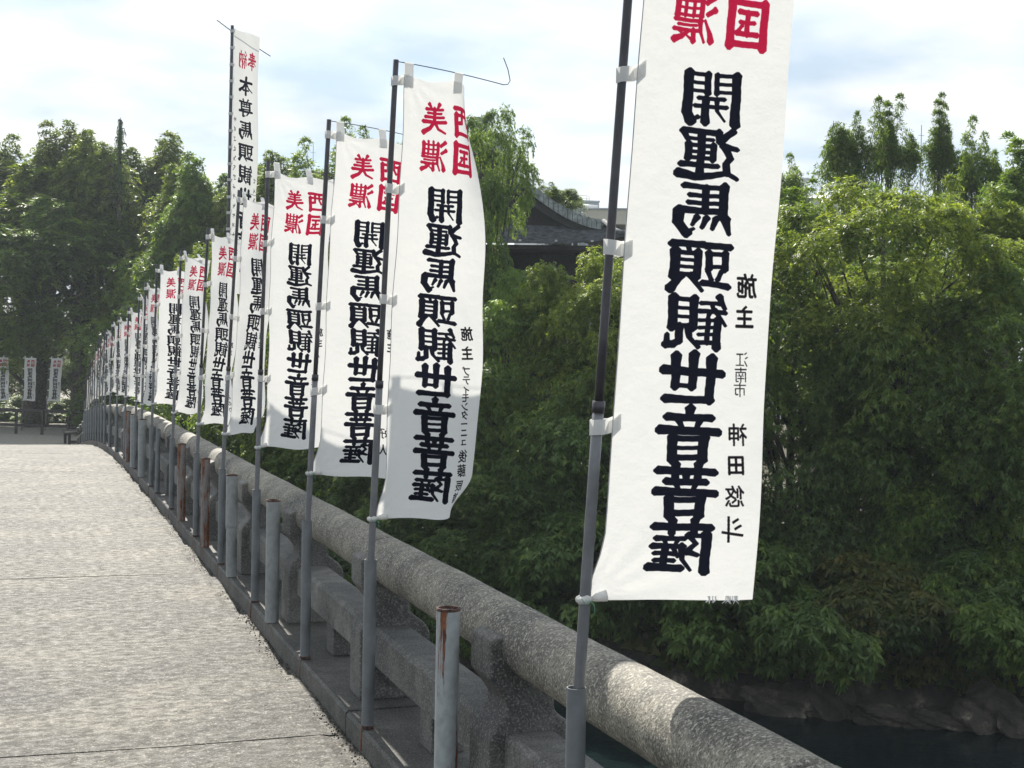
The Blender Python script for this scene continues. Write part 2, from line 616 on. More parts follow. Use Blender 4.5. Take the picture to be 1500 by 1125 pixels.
# ------------------------------------------------------------------ concrete parapet
rail = empty('concrete_parapet', (1.6, 0, 0))
tag(rail, 'weathered grey concrete parapet with thick round top rail along the right edge of the bridge', 'railing')
OX = 1.6
Y_END = 46.2
ysl = [-8.6]
while ysl[-1] < Y_END:
    ysl.append(ysl[-1] + 0.35)
kb = 0
seg_edges = [e + 0.02 for e in edges[:-1]] + [46.4]
for a, b_ in zip(seg_edges[:-1], seg_edges[1:]):
    yy = np.linspace(a, b_ - 0.02, max(3, int((b_ - a) / 0.5)))
    V, Fc = [], []
    prof = [(KERB_X0, -0.15), (KERB_X0, 0.088), (KERB_X0 + 0.012, 0.10), (KERB_X1 - 0.012, 0.105), (KERB_X1, 0.09), (KERB_X1, -0.15)]
    r_ = random.Random(int(a * 7))
    for y in yy:
        jx, jz = r_.uniform(-0.003, 0.003), r_.uniform(-0.003, 0.003)
        for x, z in prof:
            V.append((x - OX + jx, y, z + drop(y) + jz))
    k = len(prof)
    for j in range(len(yy) - 1):
        for i in range(k - 1):
            q = j * k + i
            Fc.append((q, q + 1, q + 1 + k, q + k))
    Fc.append(tuple(range(k)))
    Fc.append(tuple((len(yy) - 1) * k + i for i in range(k))[::-1])
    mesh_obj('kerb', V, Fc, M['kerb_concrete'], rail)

POST_Y = [4.67 + 1.95 * k for k in range(-5, 22)]
RAIL_X, RAIL_Z, RAIL_R = 1.635, 0.738, 0.110


def post_mesh():
    # bone-shaped side outline in x (across the bridge) and z
    prof = [(-0.150, 0.10), (-0.150, 0.42), (-0.135, 0.455), (-0.085, 0.505), (-0.085, 0.545), (-0.125, 0.60), (-0.150, 0.63), (-0.150, 0.76),
            (-0.097, 0.775), (-0.06, 0.665), (0.06, 0.665), (0.097, 0.735), (0.140, 0.725), (0.140, 0.62), (0.10, 0.60), (0.085, 0.55), (0.085, 0.51), (0.16, 0.45), (0.185, 0.41), (0.185, 0.10)]
    w_ = 0.115
    k = len(prof)
    V = [(x, -w_, z) for x, z in prof] + [(x, w_, z) for x, z in prof]
    Fc = [tuple(range(k)), tuple(range(k, 2 * k))[::-1]]
    for i in range(k):
        j = (i + 1) % k
        Fc.append((i, i + k, j + k, j))
    return V, Fc


pv, pf = post_mesh()
post0 = None
for y in POST_Y:
    if post0 is None:
        post0 = mesh_obj('post', pv, pf, M['post_concrete'], rail)
        bevel(post0, 0.011, 2)
        o = post0
    else:
        o = post0.copy()
        COL.objects.link(o)
        o.parent = rail
    o.location = (RAIL_X - OX, y, drop(y))
    o.rotation_euler = (0, 0, random.uniform(-0.01, 0.01))

stub0 = None
for y in POST_Y[:-1]:
    ym = y + 0.975
    # mid rail between posts, chamfered box sloping with the deck
    z0, z1 = drop(y + 0.115), drop(y + 1.95 - 0.115)
    hw = 0.095
    V, Fc = [], []
    prof = [(-hw, 0.275), (-hw, 0.425), (-hw + 0.02, 0.445), (hw - 0.02, 0.445), (hw, 0.425), (hw, 0.275), (hw - 0.015, 0.26), (-hw + 0.015, 0.26)]
    for yy_, zz_ in ((y + 0.117, z0), (y + 1.833, z1)):
        V += [(RAIL_X - OX + x, yy_, z + zz_) for x, z in prof]
    k = len(prof)
    for i in range(k):
        j = (i + 1) % k
        Fc.append((i, j, j + k, i + k))
    mesh_obj('middle_rail', V, [f[::-1] for f in Fc], M['post_concrete'], rail)
    if stub0 is None:
        s = MB()
        s.box((-0.07, -0.09, 0.10), (0.07, 0.09, 0.262))
        stub0 = s.build('support_block', M['post_concrete'], rail)
        bevel(stub0, 0.008)
        o = stub0
    else:
        o = stub0.copy()
        COL.objects.link(o)
        o.parent = rail
    o.location = (RAIL_X - OX, ym, drop(ym))

# round top rail in lengths that meet over the posts
n_ = 32
for a_i in range(0, len(POST_Y) - 1, 2):
    ya, yb = POST_Y[a_i], POST_Y[min(a_i + 2, len(POST_Y) - 1)]
    yy = list(np.linspace(ya + 0.006, yb - 0.006, 60))
    V, Fc = [], []
    r_ = np.random.default_rng(a_i + 77)
    ph = r_.uniform(0, 6, 8)
    rows = [(yy[0], 0.90)] + [(yy[0] + 0.012, 1.0)] + [(y, 1.0) for y in yy[1:-1]] + [(yy[-1] - 0.012, 1.0), (yy[-1], 0.90)]
    for y, s in rows:
        for q in range(n_):
            a = 2 * math.pi * q / n_
            rr_ = RAIL_R * s * (1 + 0.010 * math.sin(3.1 * y + ph[0] + a) + 0.008 * math.sin(7.7 * y + 2 * a + ph[1]) + r_.normal(0, 0.0045))
            V.append((RAIL_X - OX + rr_ * math.cos(a), y, RAIL_Z + drop(y) + rr_ * math.sin(a)))
    for j in range(len(rows) - 1):
        for q in range(n_):
            a, b_ = j * n_ + q, j * n_ + (q + 1) % n_
            Fc.append((a, b_, b_ + n_, a + n_))
    Fc.append(tuple(range(n_))[::-1])
    Fc.append(tuple((len(rows) - 1) * n_ + q for q in range(n_)))
    mesh_obj('top_rail', V, Fc, M['rail_concrete'], rail, smooth=True)

# ------------------------------------------------------------------ pipes fixed along the kerb
PX = 1.412


def y_of(px, X=PX):
    lo, hi = 1.5, 90.0
    for _ in range(50):
        m = (lo + hi) / 2
        v = Vector((X, m, drop(m) + 0.6)) - EYE
        if 750 + F_PX * v.dot(rgt) / v.dot(fwd) > px:
            lo = m
        else:
            hi = m
    return lo


def pipe_mesh(r, z0, z1, n=24, wall=0.003):
    m_ = MB()
    ang = [2 * math.pi * k / n for k in range(n)]
    V = []
    for rr_, z in ((r, z0), (r, z1), (r - wall, z1), (r - wall, z0 + 0.05 if z1 - z0 > .2 else z0)):
        V += [(rr_ * math.cos(a), rr_ * math.sin(a), z) for a in ang]
    Fc = []
    for j in range(3):
        for k in range(n):
            a, b_ = j * n + k, j * n + (k + 1) % n
            Fc.append((a, b_, b_ + n, a + n))
    return V, Fc


socket_mesh = None
socket_px = {}


def add_socket(y, label, lean=0.0):
    global socket_mesh
    z = drop(y)
    root = empty('socket_pipe', (PX, y, z + 0.102))
    tag(root, label, 'pipe', 'slim grey socket pipes holding the banner poles')
    if socket_mesh is None:
        V, Fc = pipe_mesh(0.0268, 0.0, 0.728)
        o = mesh_obj('pipe_body', V, Fc, M['pvc'], root, smooth=True)
        e = o.modifiers.new('e', 'EDGE_SPLIT')
        V, Fc = pipe_mesh(0.0285, -0.0, 0.012, 24, 0.004)
        s = mesh_obj('rim', V, Fc, M['rust_rim'], root, smooth=True)
        socket_mesh = (o, s)
    else:
        for q in socket_mesh:
            c = q.copy()
            COL.objects.link(c)
            c.parent = root
    st = MB()
    st.box((-0.031, -0.009, -0.098), (-0.0275, 0.009, 0.004))
    st.box((-0.0275, -0.009, -0.001), (-0.012, 0.009, 0.003))
    st.build('foot_strip', M['rusty_brown'], root)
    root.rotation_euler = (random.uniform(-.006, .006), random.uniform(-.006, .006), 0)
    return root


def thick_pipe(px, mat, label, rad=0.041, joint=False, zlow=0.0):
    y = y_of(px)
    root = empty('steel_pipe', (PX - 0.005, y, drop(y) + 0.102))
    tag(root, label, 'pipe', 'thick empty steel pipes along the kerb')
    if joint:
        V, Fc = pipe_mesh(rad, 0.36, 0.73, 28, 0.004)
        mesh_obj('upper_sleeve', V, Fc, M['rusty_grey'], root, smooth=True).modifiers.new('e', 'EDGE_SPLIT')
        V, Fc = pipe_mesh(rad - 0.004, zlow, 0.357, 28, 0.004)
        o = mesh_obj('lower_pipe', V, Fc, mat, root, smooth=True)
        o['label'] = 'browner lower length of the pipe'
    else:
        V, Fc = pipe_mesh(rad, zlow, 0.73, 28, 0.0045)
        o = mesh_obj('pipe_body', V, Fc, mat, root, smooth=True)
    o.modifiers.new('e', 'EDGE_SPLIT')
    V, Fc = pipe_mesh(rad + 0.0012, 0.722, 0.732, 28, 0.007)
    mesh_obj('rusty_rim', V, Fc, M['rust_rim'], root, smooth=True)
    mb_ = MB()
    mb_.box((-0.02, -0.012, -0.095), (0.012, 0.012, zlow + 0.02))
    mb_.build('foot_bracket', M['rusty_brown'], root)
    root.rotation_euler = (random.uniform(-.006, .006), random.uniform(-.006, .006), random.uniform(0, 1) if not joint else 0)
    return root


thick_pipe(657, M['rusty_white'], 'nearest thick white painted pipe with long rust streaks, between the first two banner poles')
thick_pipe(401, M['rusty_grey'], 'thick pale grey pipe with black specks, between the third and fourth banner poles')
thick_pipe(341, M['rusty_grey'], 'thick pipe in two lengths with a grey sleeve over a browner lower half', joint=True)
thick_pipe(302, M['rusty_brown'], 'thick dark rust brown pipe just past the fifth banner pole', 0.036)
thick_pipe(267, M['rusty_brown'], 'thick brownish pipe just beyond the sixth banner pole', 0.040)
thick_pipe(209, M['rusty_grey'], 'thick grey pipe beyond the eighth banner pole', 0.05)
thick_pipe(196, M['rusty_grey'], 'thick pale grey pipe leaning by the far posts', 0.042)
thick_pipe(188, M['rusty_brown'], 'farthest thick brown pipe among the crowd of socket pipes', 0.040)

# grit and dead leaves gathered along the foot of the kerb
V, Fc = [], []
r_ = random.Random(31)
for _ in range(2600):
    y = 2.5 + 22 * r_.random() ** 1.5
    if math.sin(y * 2.3) + math.sin(y * 0.9 + 1) < r_.uniform(-2.2, 1.2):
        continue
    x = KERB_X0 - 0.006 - abs(r_.gauss(0, 0.035))
    q = r_.uniform(0.002, 0.0075)
    z = drop(y) - 0.003
    n0 = len(V)
    for k in range(5):
        a = k * 1.2566 + r_.uniform(-.3, .3)
        V.append((x + math.cos(a) * q * r_.uniform(.7, 1.2), y + math.sin(a) * q * r_.uniform(.7, 1.5), z))
    V.append((x, y, z + q * r_.uniform(.7, 1.3)))
    Fc += [(n0 + k, n0 + (k + 1) % 5, n0 + 5) for k in range(5)]
M['grit'] = simple('kerb_grit', (0.06, 0.052, 0.042), 0.95, 0, 0.5, 40)
gt = mesh_obj('kerb_grit', V, Fc, M['grit'])
tag(gt, 'dark grit gathered where the deck meets the kerb', 'gravel', kind='stuff')

# ------------------------------------------------------------------ lettering drawn stroke by stroke
GL = {}
# each stroke: (width at start, width at end, x,y, x,y ...) in a 100 x 100 field, y down, as read from the front
GL['開'] = [(13, 15, 10, 6, 10, 98), (8, 8, 10, 8, 43, 8), (7, 7, 12, 24, 42, 24), (7, 7, 12, 39, 42, 39), (9, 9, 43, 6, 43, 42),
          (10, 10, 58, 6, 58, 42), (8, 8, 58, 8, 90, 8), (7, 7, 58, 24, 88, 24), (7, 7, 58, 39, 88, 39), (14, 16, 90, 6, 90, 80, 84, 96), (8, 9, 84, 94, 72, 88),
          (8, 8, 30, 52, 72, 52), (8, 8, 25, 67, 77, 67), (9, 5, 42, 52, 40, 74, 28, 92), (11, 13, 60, 52, 60, 96)]
GL['運'] = [(12, 14, 12, 6, 26, 19), (9, 12, 4, 38, 26, 34), (12, 11, 24, 36, 14, 56, 20, 66, 18, 84), (9, 15, 2, 93, 18, 84, 40, 89, 70, 94, 98, 88),
          (12, 10, 35, 9, 33, 26), (10, 10, 35, 10, 92, 8), (12, 9, 93, 9, 86, 24), (7, 7, 44, 23, 84, 23), (8, 8, 43, 35, 84, 35), (7, 7, 43, 47, 84, 47),
          (8, 8, 43, 58, 84, 58), (10, 10, 43, 33, 43, 60), (11, 11, 84, 33, 84, 60), (9, 10, 34, 72, 94, 71), (12, 12, 63, 12, 63, 88)]
GL['馬'] = [(14, 14, 20, 5, 20, 60), (9, 10, 20, 8, 86, 6), (8, 9, 20, 23, 76, 23), (8, 9, 20, 37, 78, 37), (11, 11, 50, 8, 50, 52),
          (10, 12, 20, 52, 92, 51), (17, 16, 92, 53, 92, 74, 78, 94), (12, 6, 80, 94, 66, 86), (15, 8, 14, 66, 7, 92), (11, 8, 30, 66, 35, 84),
          (11, 8, 46, 65, 52, 82), (11, 7, 62, 64, 68, 78)]
GL['頭'] = [(11, 11, 2, 12, 42, 11), (11, 11, 9, 24, 9, 54), (9, 9, 9, 27, 38, 26), (11, 11, 37, 24, 36, 54), (8, 8, 10, 50, 36, 50),
          (9, 9, 14, 58, 19, 74), (9, 9, 37, 58, 30, 74), (11, 10, 2, 86, 44, 80), (11, 12, 47, 9, 98, 9), (9, 8, 72, 12, 68, 26),
          (9, 9, 54, 26, 92, 26), (7, 7, 55, 39, 90, 39), (7, 7, 55, 52, 90, 52), (9, 9, 54, 66, 92, 66), (12, 12, 55, 23, 55, 70), (15, 15, 92, 23, 92, 70),
          (12, 8, 64, 68, 46, 94), (11, 17, 80, 70, 97, 92)]
GL['観'] = [(12, 8, 14, 2, 4, 22), (8, 8, 12, 14, 44, 13), (8, 7, 26, 14, 22, 28), (9, 9, 3, 30, 46, 28), (10, 6, 20, 28, 2, 54),
          (12, 13, 15, 44, 15, 97), (8, 7, 30, 33, 33, 44), (7, 7, 15, 46, 46, 45), (7, 7, 15, 59, 45, 59), (7, 7, 15, 72, 45, 72), (9, 9, 12, 88, 48, 87), (9, 9, 31, 44, 31, 88),
          (13, 13, 56, 5, 56, 60), (9, 9, 56, 8, 90, 7), (7, 7, 57, 24, 88, 24), (7, 7, 57, 40, 88, 40), (8, 8, 56, 56, 90, 56), (15, 14, 90, 5, 90, 60),
          (11, 9, 64, 58, 60, 78, 46, 95), (12, 12, 78, 58, 77, 86, 88, 92), (12, 14, 86, 92, 98, 92), (12, 8, 97, 92, 97, 74)]
GL['世'] = [(13, 15, 2, 40, 98, 34), (16, 13, 20, 12, 20, 92), (15, 12, 50, 4, 50, 66), (15, 12, 79, 8, 78, 66), (9, 9, 50, 63, 78, 63), (12, 14, 18, 90, 92, 88)]
GL['音'] = [(15, 12, 50, 1, 50, 16), (12, 13, 14, 19, 86, 17), (12, 9, 32, 22, 38, 38), (12, 9, 68, 22, 61, 38), (13, 15, 2, 45, 98, 41),
          (15, 15, 24, 56, 26, 98), (10, 10, 24, 58, 76, 57), (8, 8, 26, 75, 74, 75), (10, 10, 26, 93, 74, 93), (15, 15, 76, 55, 75, 98)]
GL['菩'] = [(12, 13, 4, 16, 96, 12), (13, 11, 31, 1, 31, 26), (13, 11, 68, 1, 68, 26), (12, 10, 50, 20, 50, 34), (11, 12, 18, 35, 82, 33), (10, 8, 34, 37, 39, 50), (10, 8, 67, 37, 61, 50),
          (12, 14, 1, 56, 99, 51), (15, 15, 24, 65, 26, 98), (10, 10, 24, 68, 76, 67), (11, 11, 26, 92, 74, 92), (15, 15, 76, 65, 75, 98)]
GL['薩'] = [(12, 13, 4, 15, 96, 12), (13, 11, 31, 1, 31, 25), (13, 11, 68, 1, 68, 25), (15, 15, 10, 28, 9, 99), (9, 9, 10, 32, 38, 30), (12, 9, 39, 30, 27, 46),
          (9, 12, 27, 46, 40, 60), (12, 8, 38, 62, 22, 68), (10, 9, 68, 23, 68, 34), (9, 10, 46, 36, 92, 35), (9, 7, 57, 38, 61, 48), (9, 7, 80, 38, 75, 48),
          (9, 11, 46, 51, 97, 50), (11, 6, 50, 50, 46, 76, 32, 97), (9, 7, 62, 55, 54, 70), (9, 9, 60, 65, 92, 64), (9, 9, 60, 78, 90, 78), (12, 14, 48, 93, 99, 91), (11, 11, 76, 54, 76, 92)]
GL['美'] = [(14, 9, 30, 2, 39, 16), (13, 9, 70, 2, 61, 16), (9, 10, 16, 19, 84, 18), (8, 9, 22, 32, 78, 31), (9, 10, 12, 45, 88, 44), (13, 12, 50, 16, 50, 62),
          (10, 12, 4, 61, 96, 60), (13, 7, 49, 60, 36, 82, 6, 97), (12, 17, 53, 62, 70, 82, 94, 95)]
GL['濃'] = [(13, 11, 6, 6, 22, 17), (13, 10, 3, 32, 18, 41), (14, 6, 8, 94, 12, 80, 24, 54), (11, 11, 34, 10, 34, 46), (13, 12, 92, 10, 92, 46), (7, 7, 34, 14, 92, 14),
          (6, 6, 34, 29, 92, 29), (7, 7, 34, 44, 92, 44), (9, 9, 53, 3, 53, 45), (9, 9, 73, 3, 73, 45), (8, 9, 31, 55, 96, 54), (11, 6, 36, 54, 34, 78, 24, 98),
          (6, 7, 44, 64, 88, 64), (8, 9, 38, 75, 98, 74), (10, 11, 52, 74, 50, 96), (9, 5, 50, 95, 66, 86), (9, 7, 86, 76, 76, 84), (9, 14, 64, 76, 78, 88, 95, 95)]
GL['西'] = [(12, 13, 4, 12, 96, 10), (16, 16, 10, 30, 12, 97), (10, 10, 10, 33, 90, 32), (16, 16, 90, 30, 88, 97), (11, 11, 12, 92, 88, 92), (12, 10, 38, 12, 36, 44, 25, 62), (12, 11, 62, 12, 62, 56, 76, 58)]
GL['国'] = [(16, 18, 10, 5, 10, 98), (12, 12, 10, 9, 90, 8), (18, 18, 90, 5, 90, 98), (12, 12, 10, 93, 90, 93), (10, 10, 29, 28, 71, 27), (9, 9, 33, 48, 67, 48), (10, 10, 25, 72, 75, 71), (11, 11, 50, 28, 50, 72), (9, 9, 62, 55, 69, 64)]
GL['本'] = [(12, 13, 8, 30, 92, 28), (14, 12, 50, 2, 50, 98), (12, 6, 48, 32, 30, 62, 4, 80), (12, 17, 52, 32, 70, 60, 96, 78), (9, 10, 30, 74, 70, 74)]
GL['尊'] = [(10, 8, 32, 2, 37, 12), (10, 8, 68, 2, 63, 12), (9, 10, 6, 17, 94, 16), (11, 11, 20, 26, 20, 58), (8, 8, 20, 28, 80, 28), (11, 11, 80, 26, 80, 58), (7, 7, 20, 42, 80, 42), (8, 8, 20, 56, 80, 56),
          (7, 7, 42, 17, 40, 40), (7, 7, 58, 17, 60, 40), (10, 12, 4, 69, 96, 68), (12, 12, 68, 60, 68, 94), (10, 6, 68, 96, 52, 92), (10, 9, 30, 76, 40, 88)]
GL['奉'] = [(9, 10, 20, 14, 80, 13), (9, 10, 24, 27, 76, 26), (10, 11, 6, 42, 94, 41), (12, 7, 50, 2, 44, 38, 6, 72), (9, 14, 56, 42, 70, 58, 96, 72), (8, 8, 32, 60, 68, 60), (9, 9, 26, 76, 74, 76), (12, 11, 50, 54, 50, 99)]
GL['納'] = [(9, 7, 24, 3, 8, 24), (9, 7, 10, 24, 28, 32), (9, 7, 38, 18, 10, 46), (8, 8, 6, 50, 40, 44), (10, 10, 24, 46, 24, 98), (8, 7, 10, 62, 6, 84), (8, 7, 34, 60, 42, 80), (11, 12, 52, 22, 52, 98),
          (9, 9, 52, 24, 94, 23), (13, 13, 92, 22, 92, 88, 82, 96), (10, 6, 74, 4, 72, 42, 58, 70), (8, 11, 73, 44, 86, 66)]


def raster(img, s, ox, oy, sx, sy, col):
    """draw one glyph (front-view strokes, mirrored for the back of the cloth) into img[y, x, rgb]"""
    H, W, _ = img.shape
    w_, h_ = int(sx) + 24, int(sy) + 24
    X, Y = np.meshgrid(np.arange(w_) - 12, np.arange(h_) - 12)
    gx = (100 - X / sx * 100).astype(float)      # mirrored
    gy = (Y / sy * 100).astype(float)
    # a little hand-cut unevenness
    gx2 = gx + 0.5 * np.sin(gy * 0.11 + ox) + 0.2 * np.sin(gy * 0.4 + gx * 0.3)
    gy2 = gy + 0.6 * np.sin(gx * 0.09 + oy) + 0.2 * np.sin(gx * 0.4)
    best = np.full(gx.shape, 1e9)
    for st in s:
        w0, w1 = [q * (0.565 if q >= 10 else 0.49) for q in st[:2]]
        pts = list(zip(st[2::2], st[3::2]))
        L = [math.dist(a, b) for a, b in zip(pts[:-1], pts[1:])]
        T = sum(L)
        acc = 0
        for i, (a, b) in enumerate(zip(pts[:-1], pts[1:])):
            dx, dy = b[0] - a[0], b[1] - a[1]
            tt = np.clip(((gx2 - a[0]) * dx + (gy2 - a[1]) * dy) / max(1e-6, dx * dx + dy * dy), 0, 1)
            ex, ey = gx2 - a[0] - tt * dx, gy2 - a[1] - tt * dy
            g_ = (acc + tt * L[i]) / T
            ww = w0 + (w1 - w0) * g_
            flare = 0.97 + 0.13 * np.abs(2 * g_ - 1) ** 3
            dd = np.hypot(ex, ey)
            # square-shouldered ends: mix of round and diamond metric
            da = (np.abs(ex) + np.abs(ey)) * 0.80
            best = np.minimum(best, np.maximum(dd * 0.96, da * 0.98) - ww * flare)
            acc += L[i]
    px = best * sx / 100
    al = np.clip(0.5 - px * 0.9, 0, 1)[..., None]
    x0, y0 = int(ox) - 12, int(oy) - 12
    xa, ya = max(0, -x0), max(0, -y0)
    xb, yb = min(w_, W - x0), min(h_, H - y0)
    sub = img[y0 + ya:y0 + yb, x0 + xa:x0 + xb]
    sub[:] = sub * (1 - al[ya:yb, xa:xb]) + np.array(col) * al[ya:yb, xa:xb]


_fc = {}


def font_glyph(ch):
    """outline triangles of a small handwritten-size character from Blender's own typeface"""
    if ch in _fc:
        return _fc[ch]
    cu = bpy.data.curves.new('t', 'FONT')
    cu.body = ch
    cu.resolution_u = 3
    o = bpy.data.objects.new('t', cu)
    COL.objects.link(o)
    dg = bpy.context.evaluated_depsgraph_get()
    ev = o.evaluated_get(dg)
    m_ = ev.to_mesh()
    m_.calc_loop_triangles()
    co = np.array([v.co[:2] for v in m_.vertices])
    tr = np.array([t_.vertices[:] for t_ in m_.loop_triangles])
    ev.to_mesh_clear()
    bpy.data.objects.remove(o)
    bpy.data.curves.remove(cu)
    _fc[ch] = (co, tr)
    return _fc[ch]


def raster_font(img, ch, cxp, cyp, size, col, fat=1, skew=0.08):
    co, tr = font_glyph(ch)
    if len(co) == 0:
        return
    S = int(size * 1.5)
    mask = np.zeros((S, S), bool)
    c = co.copy()
    c[:, 0] -= 0.5
    c[:, 1] -= 0.38
    c[:, 0] += c[:, 1] * skew
    P = np.stack([S / 2 - c[:, 0] * size, S / 2 - c[:, 1] * size], -1)
    for t_ in tr:
        a, b, d = P[t_]
        lo = np.maximum(np.floor(np.min([a, b, d], 0)).astype(int), 0)
        hi = np.minimum(np.ceil(np.max([a, b, d], 0)).astype(int) + 1, S)
        if (hi <= lo).any():
            continue
        X, Y = np.meshgrid(np.arange(lo[0], hi[0]) + .5, np.arange(lo[1], hi[1]) + .5)
        e = lambda p, q: (q[0] - p[0]) * (Y - p[1]) - (q[1] - p[1]) * (X - p[0])
        e1, e2, e3 = e(a, b), e(b, d), e(d, a)
        mask[lo[1]:hi[1], lo[0]:hi[0]] |= ((e1 >= 0) & (e2 >= 0) & (e3 >= 0)) | ((e1 <= 0) & (e2 <= 0) & (e3 <= 0))
    al = mask.astype(float)
    for k in range(fat):
        p = np.pad(al, 1)
        al = np.maximum.reduce([al, p[1:-1, :-2] * 0.9, p[:-2, 1:-1] * 0.9, p[1:-1, 2:], p[2:, 1:-1]])
    p = np.pad(al, 1)
    al = (p[1:-1, 1:-1] * 2 + p[:-2, 1:-1] + p[2:, 1:-1] + p[1:-1, :-2] + p[1:-1, 2:]) / 6
    x0, y0 = int(cxp - S / 2), int(cyp - S / 2)
    H, W, _ = img.shape
    xa, ya = max(0, -x0), max(0, -y0)
    xb, yb = min(S, W - x0), min(S, H - y0)
    if xb <= xa or yb <= ya:
        return
    sub = img[y0 + ya:y0 + yb, x0 + xa:x0 + xb]
    A = al[ya:yb, xa:xb, None]
    sub[:] = sub * (1 - A) + np.array(col) * A


INK = (0.075, 0.082, 0.125)
RED = (0.66, 0.11, 0.24)
TW, TH = 512, 2048                # 0.45 m x 1.80 m
CLOTH = (0.885, 0.885, 0.878)


def to_image(name, img):
    H, W, _ = img.shape
    im = bpy.data.images.new(name, W, H)
    a = np.ones((H, W, 4), np.float32)
    a[..., :3] = img[::-1]
    im.pixels.foreach_set(a.ravel())
    im.update()
    im.pack()
    return im


def nobori_image(name, donors, ink=INK):
    img = np.empty((TH, TW, 3))
    img[:] = CLOTH
    k = TH / 1.80
    ku = TW / 0.45
    for ch, u, v in (('美', 0.155, 0.155), ('濃', 0.155, 0.308), ('西', 0.315, 0.155), ('国', 0.315, 0.308)):
        raster(img, GL[ch], (u - 0.062) * ku, (v - 0.060) * k, 0.124 * ku, 0.126 * k, RED)
    v = 0.442
    for ch in '開運馬頭観世音菩薩':
        raster(img, GL[ch], (0.225 - 0.090) * ku, v * k, 0.180 * ku, 0.1365 * k, ink)
        v += 0.1435
    for ch, v, s, fat in donors:
        raster_font(img, ch, 0.372 * ku, v * k, s * ku, (0.10, 0.09, 0.11), fat)
    return to_image(name, img)


IM = {}
IM[1] = nobori_image('print_first', [('施', 0.985, .066, 2), ('主', 1.065, .062, 2), ('江', 1.175, .042, 0), ('南', 1.215, .042, 0), ('市', 1.253, .042, 0),
                                     ('神', 1.37, .062, 1), ('田', 1.448, .056, 2), ('悠', 1.53, .060, 1), ('斗', 1.615, .072, 1)])
IM[2] = nobori_image('print_second', [('施', 1.03, .060, 2), ('主', 1.11, .060, 2)] + [(c, 1.185 + 0.036 * i, .042, 1) for i, c in enumerate('プティモンターニュ')]
                     + [('後', 1.535, .056, 1), ('藤', 1.595, .056, 1), ('辰', 1.66, .052, 1), ('雄', 1.715, .05, 1)])
IM[3] = nobori_image('print_third', [('施', 1.03, .058, 2), ('主', 1.10, .058, 2), ('好', 1.56, .06, 1), ('人', 1.65, .066, 1)])
IM[4] = nobori_image('print_fourth', [('施', 1.03, .058, 2), ('主', 1.10, .058, 2), ('小', 1.19, .036, 1), ('山', 1.23, .036, 1), ('渡', 1.35, .058, 1), ('辺', 1.43, .058, 1),
                                      ('み', 1.53, .05, 1), ('の', 1.59, .05, 1), ('り', 1.65, .05, 1)])


def tall_image():
    W, H = 384, 2520                # 0.90 x 5.9 m
    img = np.empty((H, W, 3))
    img[:] = CLOTH
    k = H / 5.9
    for ch, u, v in (('納', 0.33, 0.62), ('奉', 0.65, 0.62)):
        raster(img, GL[ch], (u - 0.14) * k, (v - 0.19) * k, 0.28 * k, 0.38 * k, RED)
    v = 1.0
    for ch in '本尊馬頭観世音菩薩':
        raster(img, GL[ch], 0.24 * k, v * k, 0.46 * k, 0.40 * k, INK)
        v += 0.50
    # the small side columns are too far off to read: brush marks of the same size and spacing
    rq = random.Random(3)
    for x_, y_, n_m, st_ in ((0.05, 1.95, 14, 0.215), (0.76, 3.25, 9, 0.22)):
        for i in range(n_m):
            mk = [(11, 8, rq.uniform(5, 40), rq.uniform(5, 95), rq.uniform(55, 95), rq.uniform(5, 95)) for _ in range(3)] + [(11, 7, rq.uniform(25, 75), 4, rq.uniform(25, 75), 96)]
            raster(img, mk, x_ * k, (y_ + st_ * i) * k, 0.11 * k, 0.115 * k, (0.16, 0.18, 0.2))
    return to_image('print_tall', img)


IM['tall'] = tall_image()


def cloth_mat(name, im, transl=0.36):
    m, t, b = new_mat(name)
    ti = t.nodes.new('ShaderNodeTexImage')
    ti.image = im
    ti.interpolation = 'Cubic'
    uv = t.nodes.new('ShaderNodeUVMap')
    t.links.new(uv.outputs[0], ti.inputs[0])
    # weave and faint creases as fine relief
    mp = t.nodes.new('ShaderNodeMapping')
    mp.inputs['Scale'].default_value = (1, 4, 1)
    t.links.new(uv.outputs[0], mp.inputs[0])
    n = noise(t, mp.outputs[0], 7, 5, 0.6)
    n2 = noise(t, mp.outputs[0], 60, 3, 0.7)
    t.links.new(ti.outputs[0], b.inputs['Base Color'])
    b.inputs['Roughness'].default_value = 0.85
    b.inputs['Specular IOR Level'].default_value = 0.15
    p = bump(t, b, n, 0.22, 0.03)
    p = bump(t, b, n2, 0.25, 0.003, p)
    tr = t.nodes.new('ShaderNodeBsdfTranslucent')
    t.links.new(ti.outputs[0], tr.inputs['Color'])
    t.links.new(p, tr.inputs['Normal'])
    mx = t.nodes.new('ShaderNodeMixShader')
    mx.inputs[0].default_value = transl
    t.links.new(b.outputs[0], mx.inputs[1])
    t.links.new(tr.outputs[0], mx.inputs[2])
    t.links.new(mx.outputs[0], t.nodes['Material Output'].inputs[0])
    return m


for k in list(IM):
    M['cloth%s' % k] = cloth_mat('banner_cloth', IM[k])


def tab_mat():
    m, t, b = new_mat('translucent_strap')
    b.inputs['Base Color'].default_value = (0.80, 0.80, 0.78, 1)
    b.inputs['Roughness'].default_value = 0.5
    tr = nnode(t, 'ShaderNodeBsdfTranslucent')
    tr.inputs['Color'].default_value = (0.78, 0.78, 0.76, 1)
    mx = t.nodes.new('ShaderNodeMixShader')
    mx.inputs[0].default_value = 0.4
    t.links.new(b.outputs[0], mx.inputs[1])
    t.links.new(tr.outputs[0], mx.inputs[2])
    t.links.new(mx.outputs[0], t.nodes['Material Output'].inputs[0])
    return m


M['tab'] = tab_mat()
M['hem'] = simple('seam_thread', (0.45, 0.45, 0.45), 0.8)


